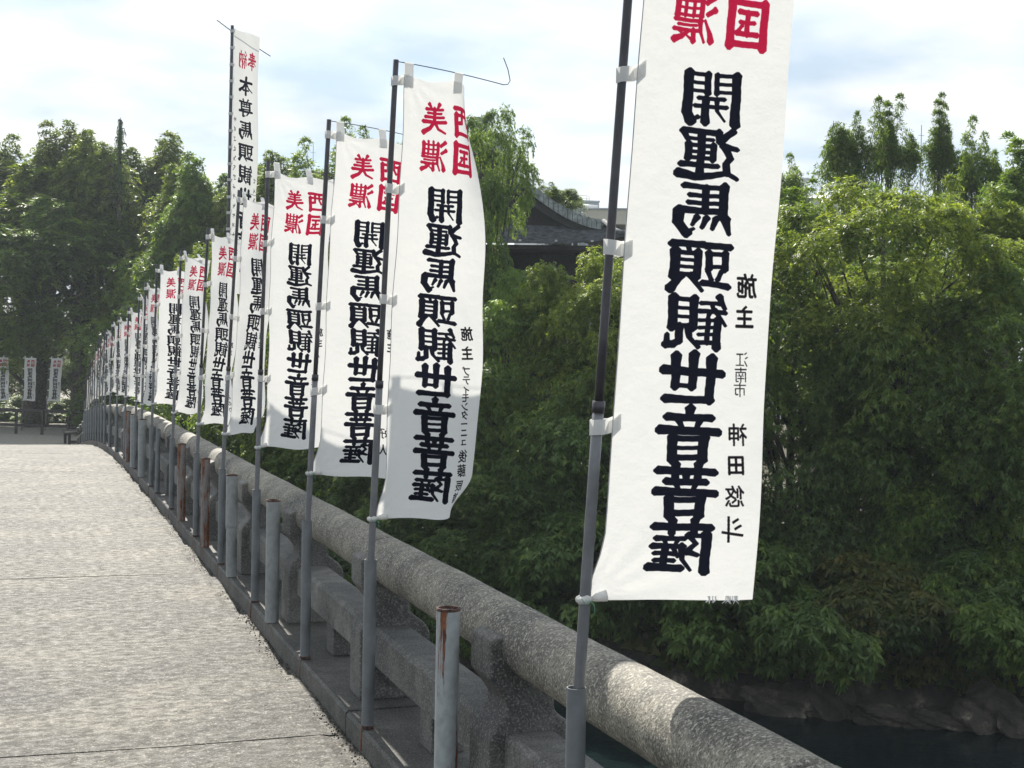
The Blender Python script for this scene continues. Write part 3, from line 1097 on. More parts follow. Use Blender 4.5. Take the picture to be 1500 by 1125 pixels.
def sstep(a, b, x):
    t_ = np.clip((x - a) / (b - a), 0, 1)
    return t_ * t_ * (3 - 2 * t_)


def make_banner(y, label, img_key, phi, lean, lean_y=0.0, seed=0, z_top=2.93, detail=2, curl_top=0.0, curl_bot=0.0, wav=1.0, hook=0.0,
                wid=0.45, hei=1.93, base=None, pole_h=None, pole_r=(0.0155, 0.0122), tabs=4, name='nobori_banner', group='white temple banners along the parapet',
                wire_len=0.53, sag=0.0, frayed=False, tie=True, foot=None, cut_corner=0.0, droop=0.0):
    """a pole with a cloth hung on its right side; phi = angle of the cloth away from the camera's image plane, lean in degrees"""
    r_ = random.Random(seed)
    if base is None:
        base = Vector((PX, y, drop(y) + 0.14))
    top = z_top + drop(y) - base.z if pole_h is None else pole_h
    root = empty(name, base)
    tag(root, label, 'banner', group)
    ez = Vector((math.tan(R(lean)) * math.cos(YAW), -math.tan(R(lean)) * math.sin(YAW) + math.tan(R(lean_y)), 1)).normalized()   # along the pole
    h0 = Vector((math.cos(YAW), -math.sin(YAW), 0))
    h1 = Vector((math.sin(YAW), math.cos(YAW), 0))

    off = Vector((0, 0, 0))
    if tabs == 4 and name == 'nobori_banner' and pole_h is None:
        off = -Vector((ez.x, ez.y, 0)) * 0.60
    zs = 0.50 if off.length else 0.0

    def polept(z):                     # slight bend in the wind
        s = z / top
        return off + ez * z + h0 * (0.004 * s * s * top)

    L = top / ez.z
    jz = min(L * 0.62, 1.45) if tabs else L
    m1 = MB()
    m1.tube([polept(z) for z in np.linspace(zs, jz, 6)], pole_r[0], 12 if detail else 6)
    m1.build('lower_pole', M['pole_low'], root, smooth=True)
    m2 = MB()
    m2.tube([polept(z) for z in np.linspace(jz - 0.02, L, 8)], pole_r[1], 12 if detail else 6)
    m2.build('upper_pole', M['pole_top'], root, smooth=True)
    if detail:
        m3 = MB()
        m3.tube([polept(jz - 0.02), polept(jz + 0.012)], pole_r[0] + 0.0022, 12)
        m3.build('pole_joint', M['pole_top'], root, smooth=True)
    # cloth
    nu, nv = (40, 120) if detail == 2 else ((24, 60) if detail == 1 else (10, 24))
    U = np.linspace(0, 1, nu + 1)
    Vv = np.linspace(0, 1, nv + 1)
    ztop = L - 0.060
    pos = np.zeros((nv + 1, nu + 1, 3))
    ph1, ph2, ph3 = r_.uniform(0, 6), r_.uniform(0, 6), r_.uniform(0, 6)
    gap = 0.040
    h0n, h1n = np.array(h0), np.array(h1)
    for j, v in enumerate(Vv):
        p0 = np.array(polept(ztop - v * hei * 0.998))
        pull = gap * sstep(0.90, 1.0, v) * 0.8
        offset = gap + 0.006 * math.sin(v * 9 + ph1) * wav
        if tabs:
            offset += 0.008 * math.sin(v * math.pi * (tabs)) ** 2 * wav
        a = (phi + curl_top * np.exp(-((v) / 0.28) ** 2) * sstep(0.50, 0.85, U) + curl_bot * sstep(0.6, 1.0, v) * sstep(0.45, 1.0, U)
             + wav * (9 * np.sin(U * 5.2 + v * 3.3 + ph1) * (0.35 + 0.65 * v) + 6 * np.sin(U * 9 - v * 7 + ph2) * (0.3 + U) + 4 * np.sin(v * 13 + U * 3 + ph3)))
        a = np.radians(a)
        du = wid / nu
        cs = np.concatenate([[0], np.cumsum(np.cos(0.5 * (a[1:] + a[:-1])) * du)])
        sn = np.concatenate([[0], np.cumsum(np.sin(0.5 * (a[1:] + a[:-1])) * du)])
        for i in range(nu + 1):
            q = p0 + h0n * (offset - pull * (1 - U[i]) ** 3 + cs[i]) + h1n * sn[i]
            dz = -droop * U[i] * hei * 0.1 - sag * math.sin(U[i] * math.pi) * 0.02 * (1 - v)
            dz += 0.010 * wav * math.sin(U[i] * 7 + ph2) * v
            # bottom corner near the pole pulled by the tie
            dz += 0.018 * float(sstep(0.86, 1.0, v)) * (1 - U[i]) ** 2
            # top edge scallops between the straps
            dz -= 0.018 * (math.sin(U[i] * math.pi * 1.6 + 0.2) ** 2) * (1 - v) ** 8
            q[2] += dz
            # creases fanning out from the lower tie and from the top strap
            for (cu_, cv_, am, fr) in ((0.0, 1.0, 0.0040, 15.0), (0.05, 0.0, 0.003, 13.0)):
                ru, rv = (U[i] - cu_) * wid, (v - cv_) * hei
                rd = math.hypot(ru, rv)
                q += h1n * am * math.sin(math.atan2(abs(rv), ru + 1e-4) * fr + ph3) * math.exp(-rd / 0.16) * (1 - math.exp(-rd / 0.02)) * (1.6 if detail == 2 else 0.8)
            q += h1n * 0.0022 * math.sin(v * 31 + U[i] * 9 + ph1) * math.sin(U[i] * 6 + ph2 + v * 5)
            pos[j, i] = q
    # clipped or folded lower corner
    if cut_corner:
        for j, v in enumerate(Vv):
            for i, u in enumerate(U):
                k_ = float(sstep(0.90, 1.0, v)) * float(sstep(0.55, 1.0, u)) * cut_corner
                pos[j, i] = pos[j, i] + (pos[j, int(nu * 0.6)] - pos[j, i]) * k_ * 0.62 + np.array([0, 0, 0.02 * k_])
    idx = np.arange((nu + 1) * (nv + 1)).reshape(nv + 1, nu + 1)
    faces, uvs = [], []
    for j in range(nv):
        for i in range(nu):
            faces.append((idx[j, i], idx[j, i + 1], idx[j + 1, i + 1], idx[j + 1, i]))
            uvs += [(U[i], 1 - Vv[j]), (U[i + 1], 1 - Vv[j]), (U[i + 1], 1 - Vv[j + 1]), (U[i], 1 - Vv[j + 1])]
    cl = mesh_obj('cloth', pos.reshape(-1, 3).tolist(), [tuple(int(q) for q in f) for f in faces], M['cloth%s' % img_key], root, smooth=True)
    ul = cl.data.uv_layers.new(name='UVMap')
    ul.data.foreach_set('uv', np.array(uvs, np.float32).ravel())
    if detail:
        # stitched hem cord along the pole side
        mh = MB()
        mh.tube([pos[j, 0] + np.array([0, 0, 0]) for j in range(0, nv + 1, 4)], 0.0016, 6)
        mh.build('hem_cord', M['hem'], root, smooth=True)
    if frayed:
        mf = MB()
        e0, e1 = pos[nv, int(nu * 0.70)], pos[nv, int(nu * 0.93)]
        for k_ in range(22):
            s = r_.choice([0.1, 0.18, 0.3, 0.62, 0.7, 0.78, 0.85]) + r_.uniform(-.05, .05)
            p = Vector(e0 + (e1 - e0) * s) + Vector((0, 0, 0.012))
            ln = r_.uniform(0.008, 0.024) * (1.6 if k_ == 5 else 1)
            mf.tube([p, p + Vector((r_.uniform(-.004, .004), r_.uniform(-.004, .004), -ln * .6)), p + Vector((r_.uniform(-.012, .012), 0, -ln))], [0.002, 0.0016, 0.0008], 4)
        mf.build('frayed_threads', M['white_paint'], root)
    # wire along the top
    dirw = (h0 * math.cos(R(phi)) + h1 * math.sin(R(phi)))
    tilt = math.tan(R(lean))
    if wire_len:
        mwi = MB()
        w0 = polept(L - 0.006)
        pts = []
        for s in np.linspace(0, 1, 12):
            pts.append(w0 + dirw * (s * wire_len) + Vector((0, 0, -tilt * s * wire_len - 0.05 * (s * s) * wire_len * (1 + sag))))
        if hook:
            e = pts[-1]
            pts += [e + dirw * 0.022 + Vector((0, 0, 0.004)), e + dirw * 0.034 + Vector((0, 0, 0.022)), e + dirw * 0.022 + Vector((0, 0, 0.07)), e + Vector((0, 0, 0.07)) - dirw * 0.002 + Vector((0, 0, 0.05))]
        mwi.tube(pts, 0.0021 if detail else 0.004, 6)
        mwi.build('top_wire', M['wire'], root, smooth=True)
        # straps up to the wire
        if detail:
            for u in ((0.05, 0.60) if wid < 0.6 else (0.04, 0.33, 0.62, 0.92)):
                i = int(u * nu)
                a_ = Vector(pos[1, i])
                s = min(1, (u * wid * 0.98 + gap) / wire_len)
                b_ = w0 + dirw * (s * wire_len) + Vector((0, 0, -tilt * s * wire_len - 0.05 * (s * s) * wire_len * (1 + sag)))
                ha = dirw * (0.021 if wid < .6 else 0.035)
                n_out = dirw.cross(Vector((0, 0, 1))) * 0.0035
                down = Vector(pos[int(min(nv, 0.035 / hei * nv + 1)), i])
                mt = MB()
                P = [b_ + Vector((0, 0, 0.004)), a_ * 0.5 + b_ * 0.5 + Vector((0, 0, 0)), a_, down]
                for sg in (1, -1):
                    V = []
                    for p in P:
                        V += [p - ha + n_out * sg, p + ha + n_out * sg]
                    mt.add(V, [(0, 1, 3, 2), (2, 3, 5, 4), (4, 5, 7, 6)])
                mt.build('strap', M['tab'], root)
    # straps round the pole
    if tabs and detail:
        for k_ in range(tabs):
            v = 0.012 + k_ * (0.245 if wid < .6 else 0.062)
            if v > 0.97:
                break
            j = int(v * nv)
            pz = ztop - v * hei
            pc = polept(pz)
            ce = Vector(pos[j, max(1, int(nu * 0.07 * .45 / wid))])
            hh = Vector((0, 0, 0.0205 if wid < .6 else 0.03))
            twist = r_.uniform(-0.012, 0.012)
            rr_ = pole_r[1] + 0.003
            if pz < jz:
                rr_ = pole_r[0] + 0.003
            mt = MB()
            n_out = dirw.cross(Vector((0, 0, 1))).normalized()
            for sg in (1, -1):
                path = [pc - dirw * (rr_ + 0.004), pc - dirw * rr_ * 0.6 + n_out * sg * rr_, pc + dirw * rr_ * 0.8 + n_out * sg * rr_, (pc + dirw * 0.5 * (ce - pc).length) + n_out * sg * 0.004, ce + n_out * sg * 0.0035]
                V = []
                for q_, p in enumerate(path):
                    tz = Vector((0, 0, twist * (1 - q_ / 4)))
                    V += [p - hh + tz, p + hh + tz]
                mt.add(V, [(2 * q_, 2 * q_ + 2, 2 * q_ + 3, 2 * q_ + 1) for q_ in range(4)])
            mt.build('strap', M['tab'], root)
    if tie and detail:
        pz = ztop - hei + 0.02
        pc = polept(pz)
        ce = Vector(pos[nv, int(nu * 0.10)]) + Vector((0, 0, 0.012))
        n_out = dirw.cross(Vector((0, 0, 1))).normalized()
        mt = MB()
        rr_ = pole_r[0] + 0.0035
        mt.tube([pc - dirw * rr_ - Vector((0, 0, .004)), pc + n_out * rr_ + Vector((0, 0, .002)), pc + dirw * rr_ * 0.9], [0.010, 0.012, 0.007], 8)
        mt.tube([pc - dirw * rr_, pc - n_out * rr_, pc + dirw * rr_ * 0.9], [0.010, 0.012, 0.007], 8)
        mt.tube([pc + dirw * rr_ * 0.8, pc * 0.5 + ce * 0.5, ce], [0.006, 0.011, 0.016], 8)
        mt.build('corner_tie', M['tab'], root, smooth=True)
        if detail == 2:
            ms = MB()
            for sg in (1, -1):
                ms.tube([pc + n_out * (rr_ + .011), pc + n_out * (rr_ + .014) + dirw * sg * 0.012 + Vector((0, 0, -.01)), pc + n_out * (rr_ + .012) + dirw * (sg * 0.02 - .004) + Vector((0, 0, -.034 if sg > 0 else 0.008))], 0.0009, 4)
            ms.build('string', M['string'], root)
    return root


G_B = 'white temple banners along the parapet'
near = [
    # px of pole at the parapet, label, image, phi, lean, kwargs
    (843, 'nearest and largest white banner, whole from red heading to frayed lower corner', 1, 21, 2.75, dict(seed=1, z_top=3.035, wid=0.46, curl_bot=-10, wav=0.22, frayed=True)),
    (541, 'second nearest white banner with its top wire bent upward into a hook', 2, 30, 1.7, dict(seed=2, z_top=2.975, curl_top=72, curl_bot=18, wav=0.6, hook=1, cut_corner=1.0)),
    (449, 'third banner from the camera, partly hidden by the pole of the hooked wire banner', 3, 30, 1.9, dict(seed=3, z_top=2.94, wav=0.6, droop=0.15, hei=1.82)),
    (375, 'fourth banner from the camera, round-bellied lower edge above the rail', 4, 42, 0.9, dict(seed=4, z_top=2.94, wav=0.8, sag=1.0, hei=1.80)),
    (325, 'fifth banner from the camera, its lower end blown to a slanting edge', 3, 66, 2.3, dict(seed=5, z_top=2.93, curl_bot=15, wav=1.0, cut_corner=.8, hei=1.80)),
    (288, 'sixth banner from the camera, narrow, with a drooping top wire', 4, 68, 1.7, dict(seed=6, z_top=2.90, hei=1.80)),
    (252, 'seventh banner from the camera, just behind the thick brown pipe', 3, 70, 1.6, dict(seed=7, z_top=2.90, hei=1.80)),
    (222, 'eighth banner from the camera, the last whose full heading can be read', 4, 48, 0.8, dict(seed=8, z_top=2.95, wav=0.7, hei=1.82)),
]


def pole_top(px, y):
    """height above the deck of the far pole tops, which get shorter towards the end of the bridge"""
    ty = float(np.interp(px, [119, 125, 133, 139, 153, 171, 183, 196, 207, 222, 252, 288], [560, 549, 512, 501, 481, 462, 449, 433, 410, 387, 366, 333]))
    d = y * math.cos(YAW) + PX * math.sin(YAW)
    return 1.717 - (ty - 509 - 0.0175 * (px - 38)) * d / F_PX - drop(y)


for i, (px, lab, im, phi, lean, kw) in enumerate(near):
    y = y_of(px)
    if i >= 5:
        kw['z_top'] = pole_top(px, y)
        kw['hei'] = kw['z_top'] - 1.12
    make_banner(y, lab, im, phi, lean, detail=2 if i < 4 else 1, **kw)
    add_socket(y, ['slim grey socket pipe with rusty rim under the nearest banner', 'slim grey socket pipe below the banner with the hooked wire',
                   'slim grey socket pipe of the third banner, left of the round rail joint', 'slim grey socket pipe just left of the pale thick pipe',
                   'slim grey socket pipe just left of the two-length pipe', 'slim grey socket pipe of the sixth banner, left of the rust brown pipe',
                   'slim grey socket pipe of the seventh banner', 'slim grey socket pipe of the eighth banner'][i])
add_socket(y_of(231), 'slim grey socket pipe without a pole, right of the eighth banner pole')
far_px = [207, 198.5, 183, 171, 161, 153.5, 149, 145, 141, 137.5, 134, 131, 128, 125.5, 123]
ordinal = ['ninth', 'tenth', 'eleventh', 'twelfth', 'thirteenth', 'fourteenth', 'fifteenth', 'sixteenth', 'seventeenth', 'eighteenth', 'nineteenth', 'twentieth', 'twenty-first', 'twenty-second', 'last']
for i, px in enumerate(far_px):
    y = y_of(px)
    r_ = random.Random(40 + i)
    phi = [84, 88, 70, 82, 84, 96, 98, 95, 99, 97, 94, 98, 100, 96, 92][i]
    make_banner(y, '%s banner from the camera in the distant crowded row of poles' % ordinal[i], 3 if i % 2 else 4, phi, r_.uniform(0.2, 1.3), lean_y=r_.uniform(-0.5, 0.5), seed=50 + i,
                z_top=pole_top(px, y) + r_.uniform(-0.03, 0.03), detail=1 if i < 6 else 0, wav=1.0, hei=max(0.8, pole_top(px, y) - 1.08), curl_bot=r_.uniform(-20, 20))
    add_socket(y, '%s slim grey socket pipe from the camera, in the distant crowded row' % ordinal[i])

# tall banner on the far bank
pt = at(329, 640, 32.0)
gz = float(height(np.array([pt.x]), np.array([pt.y]))[0])
topz = at(339, 40, 32.0).z
make_banner(0, 'tall slender banner with black column of characters standing far above the other banners', 'tall', 62, 0.0, seed=90,
            base=Vector((pt.x, pt.y, gz)), pole_h=topz - gz, pole_r=(0.045, 0.036), wid=0.90, hei=5.9, tabs=15, detail=1, wire_len=0, name='tall_banner', group='tall votive banner', tie=False, wav=0.5)
tall = [o for o in bpy.data.objects if o.name == 'tall_banner'][0]
mt = MB()
hh0 = Vector((math.cos(YAW), -math.sin(YAW), 0)) * math.cos(R(62)) + Vector((math.sin(YAW), math.cos(YAW), 0)) * math.sin(R(62))
Lp = topz - gz - 0.10
mt.tube([Vector((0, 0, Lp + 0.12)) - hh0 * 0.45, Vector((0, 0, Lp)), Vector((0, 0, Lp - 0.30)) + hh0 * 1.45], 0.010, 6)
mt.build('cross_bar', M['dark_wood'], tall)

# banners far beyond the end of the bridge
for i, (px, lab) in enumerate([(-5, 'far banner cut by the left edge of the photo, behind the wooden fence'), (32, 'far banner behind the fence, middle of the three at the left'), (88, 'far banner behind the fence nearest the dark tree trunk')]):
    p = at(px if i < 2 else 66, 633, 57.5)
    make_banner(0, lab, 3, 12 if i != 1 else 24, [-1.5, 0.5, 3.0][i], seed=95 + i, base=Vector((p.x, p.y, -1.62)), pole_h=3.0, detail=1, group='banners beyond the far fence', wav=1.2, hei=1.75, wire_len=0.5)

# ------------------------------------------------------------------ foliage


def crown(name, seed, rad, n_lobe, tips, leaf_l, leaf_w, per=7, leaders=0, lobe_r=(0.21, 0.36), droop_=0.55, gaps=0.0, drop_low=-0.75, tintbias=0.0):
    r_ = np.random.default_rng(seed)
    rx, ry, rz = rad
    # lobes over the crown
    d = r_.normal(size=(n_lobe * 3, 3))
    d /= np.linalg.norm(d, axis=1)[:, None]
    d = d[d[:, 2] > drop_low][:n_lobe]
    c = d * r_.uniform(0.58, 0.92, (len(d), 1)) * np.array([rx, ry, rz])
    lr = r_.uniform(*lobe_r, len(d)) * (rx + ry + rz) / 3
    if leaders:
        ang = r_.uniform(0, 6.28, leaders)
        rr0 = r_.uniform(0.0, 0.7, leaders)
        hgt = r_.uniform(0.35, 0.95, leaders)
        cc, ll = [], []
        for a_, q, h_ in zip(ang, rr0, hgt):
            for s in np.linspace(0, 1, 7):
                cc.append((math.cos(a_) * q * rx + r_.normal(0, .05) * rx, math.sin(a_) * q * ry, rz * (0.55 + h_ * s * 0.9)))
                ll.append((0.30 * (1 - s) + 0.09) * (rx + ry) / 2)
        c = np.vstack([c, cc])
        lr = np.concatenate([lr, ll])
    wgt = lr ** 2
    if leaders:
        wgt[-7 * leaders:] = np.maximum(wgt[-7 * leaders:] * 2.4, wgt[:-7 * leaders].mean() * 0.55)
    wgt /= wgt.sum()
    k = r_.choice(len(c), tips, p=wgt)
    dd = r_.normal(size=(tips, 3))
    dd[:, 2] += 0.35
    # favour the outward side of each lobe
    outv = c[k] / (np.linalg.norm(c[k], axis=1)[:, None] + 1e-6)
    dd += outv * 0.7
    dd /= np.linalg.norm(dd, axis=1)[:, None]
    rr = r_.beta(6, 1.0, tips)[:, None]
    # second level: little knots of twigs
    knot = r_.normal(size=(60, 3))
    knot /= np.linalg.norm(knot, axis=1)[:, None]
    kk = r_.integers(0, 60, tips)
    dd = dd + knot[kk] * 0.25
    P = c[k] + dd * lr[k][:, None] * rr * np.array([1, 1, 0.82])
    if gaps:
        nz = np.sin(P[:, 0] * 2.3 / rx * 2 + seed) * np.sin(P[:, 2] * 2.9 / rz * 2 + 1.3 * seed) * np.sin(P[:, 1] * 2.6 / ry * 2)
        keep = nz < (1 - gaps)
        P, dd, k = P[keep], dd[keep], k[keep]
    T = len(P)
    tipt = np.clip(r_.normal(0.42 + tintbias, 0.17, T) + 0.40 * (r_.random(len(c))[k] - 0.5), 0, 1)
    # leaves of every tip: a whorl that droops
    n = T * per
    ti = np.repeat(np.arange(T), per)
    a0 = r_.uniform(0, 6.28, T)[ti] + np.tile(np.arange(per), T) * 6.28 / per + r_.normal(0, 0.35, n)
    ax = dd[ti] * 0.75 + np.array([0, 0, 0.75])
    ax = ax / np.linalg.norm(ax, axis=1)[:, None]
    up = np.tile(np.array([[0, 0, 1.0]]), (n, 1))
    s1 = np.cross(ax, up + r_.normal(0, 0.05, (n, 3)))
    s1 /= np.linalg.norm(s1, axis=1)[:, None] + 1e-6
    s2 = np.cross(ax, s1)
    rad_ = s1 * np.cos(a0)[:, None] + s2 * np.sin(a0)[:, None]
    dirl = rad_ * 0.9 + ax * r_.uniform(0.1, 0.7, (n, 1)) + np.array([0, 0, -1]) * droop_ * r_.uniform(0.4, 1.6, (n, 1))
    dirl /= np.linalg.norm(dirl, axis=1)[:, None]
    L = leaf_l * r_.uniform(0.65, 1.2, (n, 1))
    Wd = leaf_w * r_.uniform(0.75, 1.2, (n, 1))
    base = P[ti] + dirl * 0.01 + r_.normal(0, leaf_l * 0.12, (n, 3))
    side = np.cross(dirl, up + r_.normal(0, 0.35, (n, 3)))
    side /= np.linalg.norm(side, axis=1)[:, None] + 1e-6
    nrm = np.cross(side, dirl)
    mid = base + dirl * L * 0.45 - nrm * L * 0.02
    Lf, Rt = mid + side * Wd * 0.5 - nrm * Wd * 0.14, mid - side * Wd * 0.5 - nrm * Wd * 0.14
    tip = base + dirl * L + np.array([0, 0, -1]) * L * 0.12
    V = np.stack([base, Lf, tip, Rt], 1).reshape(-1, 3)
    i0 = np.arange(n) * 4
    tri = np.stack([i0, i0 + 1, i0 + 2, i0, i0 + 2, i0 + 3], 1).reshape(-1, 3)
    me = bpy.data.meshes.new(name)
    me.vertices.add(len(V))
    me.vertices.foreach_set('co', V.astype(np.float32).ravel())
    me.loops.add(len(tri) * 3)
    me.loops.foreach_set('vertex_index', tri.astype(np.int32).ravel())
    me.polygons.add(len(tri))
    me.polygons.foreach_set('loop_start', np.arange(0, len(tri) * 3, 3, dtype=np.int32))
    me.update(calc_edges=True)
    me.validate()
    at_ = me.attributes.new('tint', 'FLOAT', 'POINT')
    lt = np.clip(tipt[ti] + r_.normal(0, 0.10, n), 0, 1)
    at_.data.foreach_set('value', np.repeat(lt, 4).astype(np.float32))
    me.materials.append(M['leaf_mid'])
    return me, c, lr


def limbs(centres, rz_low, r0, seed, straight=False):
    """tapered trunk with limbs to the lobes"""
    r_ = random.Random(seed)
    m_ = MB()
    topz_ = float(np.max(centres[:, 2])) * 0.55
    tr = [Vector((0, 0, rz_low))]
    n = 6
    for i in range(1, n + 1):
        s = i / n
        tr.append(Vector((r_.uniform(-.12, .12) * r0 * 8 * s, r_.uniform(-.12, .12) * r0 * 8 * s, rz_low + (topz_ - rz_low) * s)))
    m_.tube(tr, [r0 * (1 - 0.75 * i / n) * (1.25 if i == 0 else 1) for i in range(n + 1)], 10)
    for c in centres[::3]:
        c = Vector(c)
        s = r_.uniform(0.35, 0.8)
        a = tr[int(s * n)]
        if c.z < a.z:
            a = tr[max(1, int(n * 0.35))]
        mid = a * 0.5 + c * 0.5 + Vector((r_.uniform(-.2, .2), r_.uniform(-.2, .2), r_.uniform(0, .35)))
        m_.tube([a, mid, c * 0.93 + a * 0.07], [r0 * 0.32, r0 * 0.2, r0 * 0.06], 6)
        for _ in range(2):
            e = c + Vector((r_.uniform(-1, 1), r_.uniform(-1, 1), r_.uniform(-.6, .2))) * r0 * 3.0
            m_.tube([c * 0.7 + mid * 0.3, e], [r0 * 0.09, r0 * 0.03], 5)
    me = bpy.data.meshes.new('trunk')
    me.from_pydata(m_.v, [], m_.f)
    me.polygons.foreach_set('use_smooth', [True] * len(me.polygons))
    me.materials.append(M['bark'])
    return me


LIB = {}


def lib(key, **kw):
    zl = kw.pop('zlow')
    r0 = kw.pop('r0')
    me, c, lr = crown('crown', **kw)
    LIB[key] = (me, limbs(c, zl, r0, kw['seed']), kw['rad'], zl)


# broad bank trees: radii in metres
lib('A', seed=11, rad=(2.5, 2.5, 2.0), n_lobe=34, tips=3900, leaf_l=0.122, leaf_w=0.042, per=13, gaps=0.4, droop_=0.75, zlow=-3.6, r0=0.13)
lib('B', seed=12, rad=(2.2, 2.4, 2.3), n_lobe=30, tips=3800, leaf_l=0.115, leaf_w=0.040, per=13, gaps=0.4, droop_=0.75, zlow=-3.8, r0=0.13)
lib('C', seed=13, rad=(2.8, 2.4, 1.7), n_lobe=38, tips=4000, leaf_l=0.122, leaf_w=0.042, per=13, gaps=0.4, droop_=0.75, zlow=-3.3, r0=0.12, drop_low=-1.0)
# rounded dense dome
lib('D', seed=14, rad=(2.6, 2.6, 2.1), n_lobe=60, tips=5200, leaf_l=0.112, leaf_w=0.039, per=12, gaps=0.2, droop_=0.5, lobe_r=(0.15, 0.27), zlow=-3.6, r0=0.14, tintbias=0.12)
# airy trees with upright leaders
lib('E', seed=15, rad=(1.9, 1.9, 2.4), n_lobe=26, tips=4200, leaf_l=0.15, leaf_w=0.040, per=8, droop_=-0.15, leaders=7, lobe_r=(0.20, 0.34), drop_low=-1.0, zlow=-5.5, r0=0.12, gaps=0.6)
lib('F', seed=16, rad=(1.6, 1.7, 2.8), n_lobe=26, tips=3900, leaf_l=0.15, leaf_w=0.040, per=8, droop_=-0.15, leaders=6, lobe_r=(0.20, 0.34), drop_low=-1.0, zlow=-5.8, r0=0.12, gaps=0.6)
# big far trees
lib('G', seed=17, rad=(4.4, 4.2, 3.8), n_lobe=46, tips=6000, leaf_l=0.26, leaf_w=0.075, per=11, droop_=0.1, leaders=7, lobe_r=(0.20, 0.34), zlow=-7.0, r0=0.28, gaps=0.2)
lib('H', seed=18, rad=(4.0, 4.2, 4.4), n_lobe=44, tips=6000, leaf_l=0.26, leaf_w=0.075, per=11, droop_=0.1, leaders=9, lobe_r=(0.18, 0.32), zlow=-7.5, r0=0.28, gaps=0.25)
# low waterside shrub
lib('S', seed=19, rad=(1.5, 1.3, 0.9), n_lobe=22, tips=2100, leaf_l=0.115, leaf_w=0.038, per=13, zlow=-1.0, r0=0.04, drop_low=-1.0, droop_=0.8)


def plant(key, px, topy, d, mat, label, width=None, hgt=None, group=None, rz=None, name='broadleaf_tree', cat='tree', sink=0.0):
    """a tree whose top shows at (px, topy) from here and stands d metres off; width and hgt are its crown's real size"""
    cm, tm, rad, zl = LIB[key]
    sx = (width or rad[0] * 2) / (rad[0] * 2)
    sz = (hgt or rad[2] * 2) / (rad[2] * 2)
    for _ in range(40):                # never nearer to the water than the crown's foot allows
        tp = at(px, topy, d)
        if d > 33 or float(bank_dist(np.array([tp.x]), np.array([tp.y]))[0]) > 2.3:
            break
        d += 0.1
    czt = tp.z - rad[2] * sz * (1.0 if key not in 'EFGH' else 1.30)
    gz_ = float(height(np.array([tp.x]), np.array([tp.y]))[0])
    root = empty(name, (tp.x, tp.y, gz_ - 0.05))
    tag(root, label, cat, group)
    c = bpy.data.objects.new('crown', cm)
    COL.objects.link(c)
    c.parent = root
    c.location = (0, 0, czt - gz_)
    c.scale = (sx, sx, sz)
    c.rotation_euler = (0, 0, random.uniform(0, 6.28) if rz is None else rz)
    c.material_slots[0].link = 'OBJECT'
    c.material_slots[0].material = M[mat]
    tm = tm.copy()                     # the trunk below the crown is made as long as this spot needs
    co_ = np.empty(len(tm.vertices) * 3, np.float32)
    tm.vertices.foreach_get('co', co_)
    co_ = co_.reshape(-1, 3)
    co_[:, :2] *= sx
    co_[:, 2] = np.where(co_[:, 2] > 0, co_[:, 2] * sz, co_[:, 2] * (czt - gz_ + 0.15) / -zl)
    tm.vertices.foreach_set('co', co_.ravel())
    tm.update()
    t_ = bpy.data.objects.new('trunk', tm)
    COL.objects.link(t_)
    t_.parent = root
    t_.location = c.location
    t_.rotation_euler = c.rotation_euler
    return root


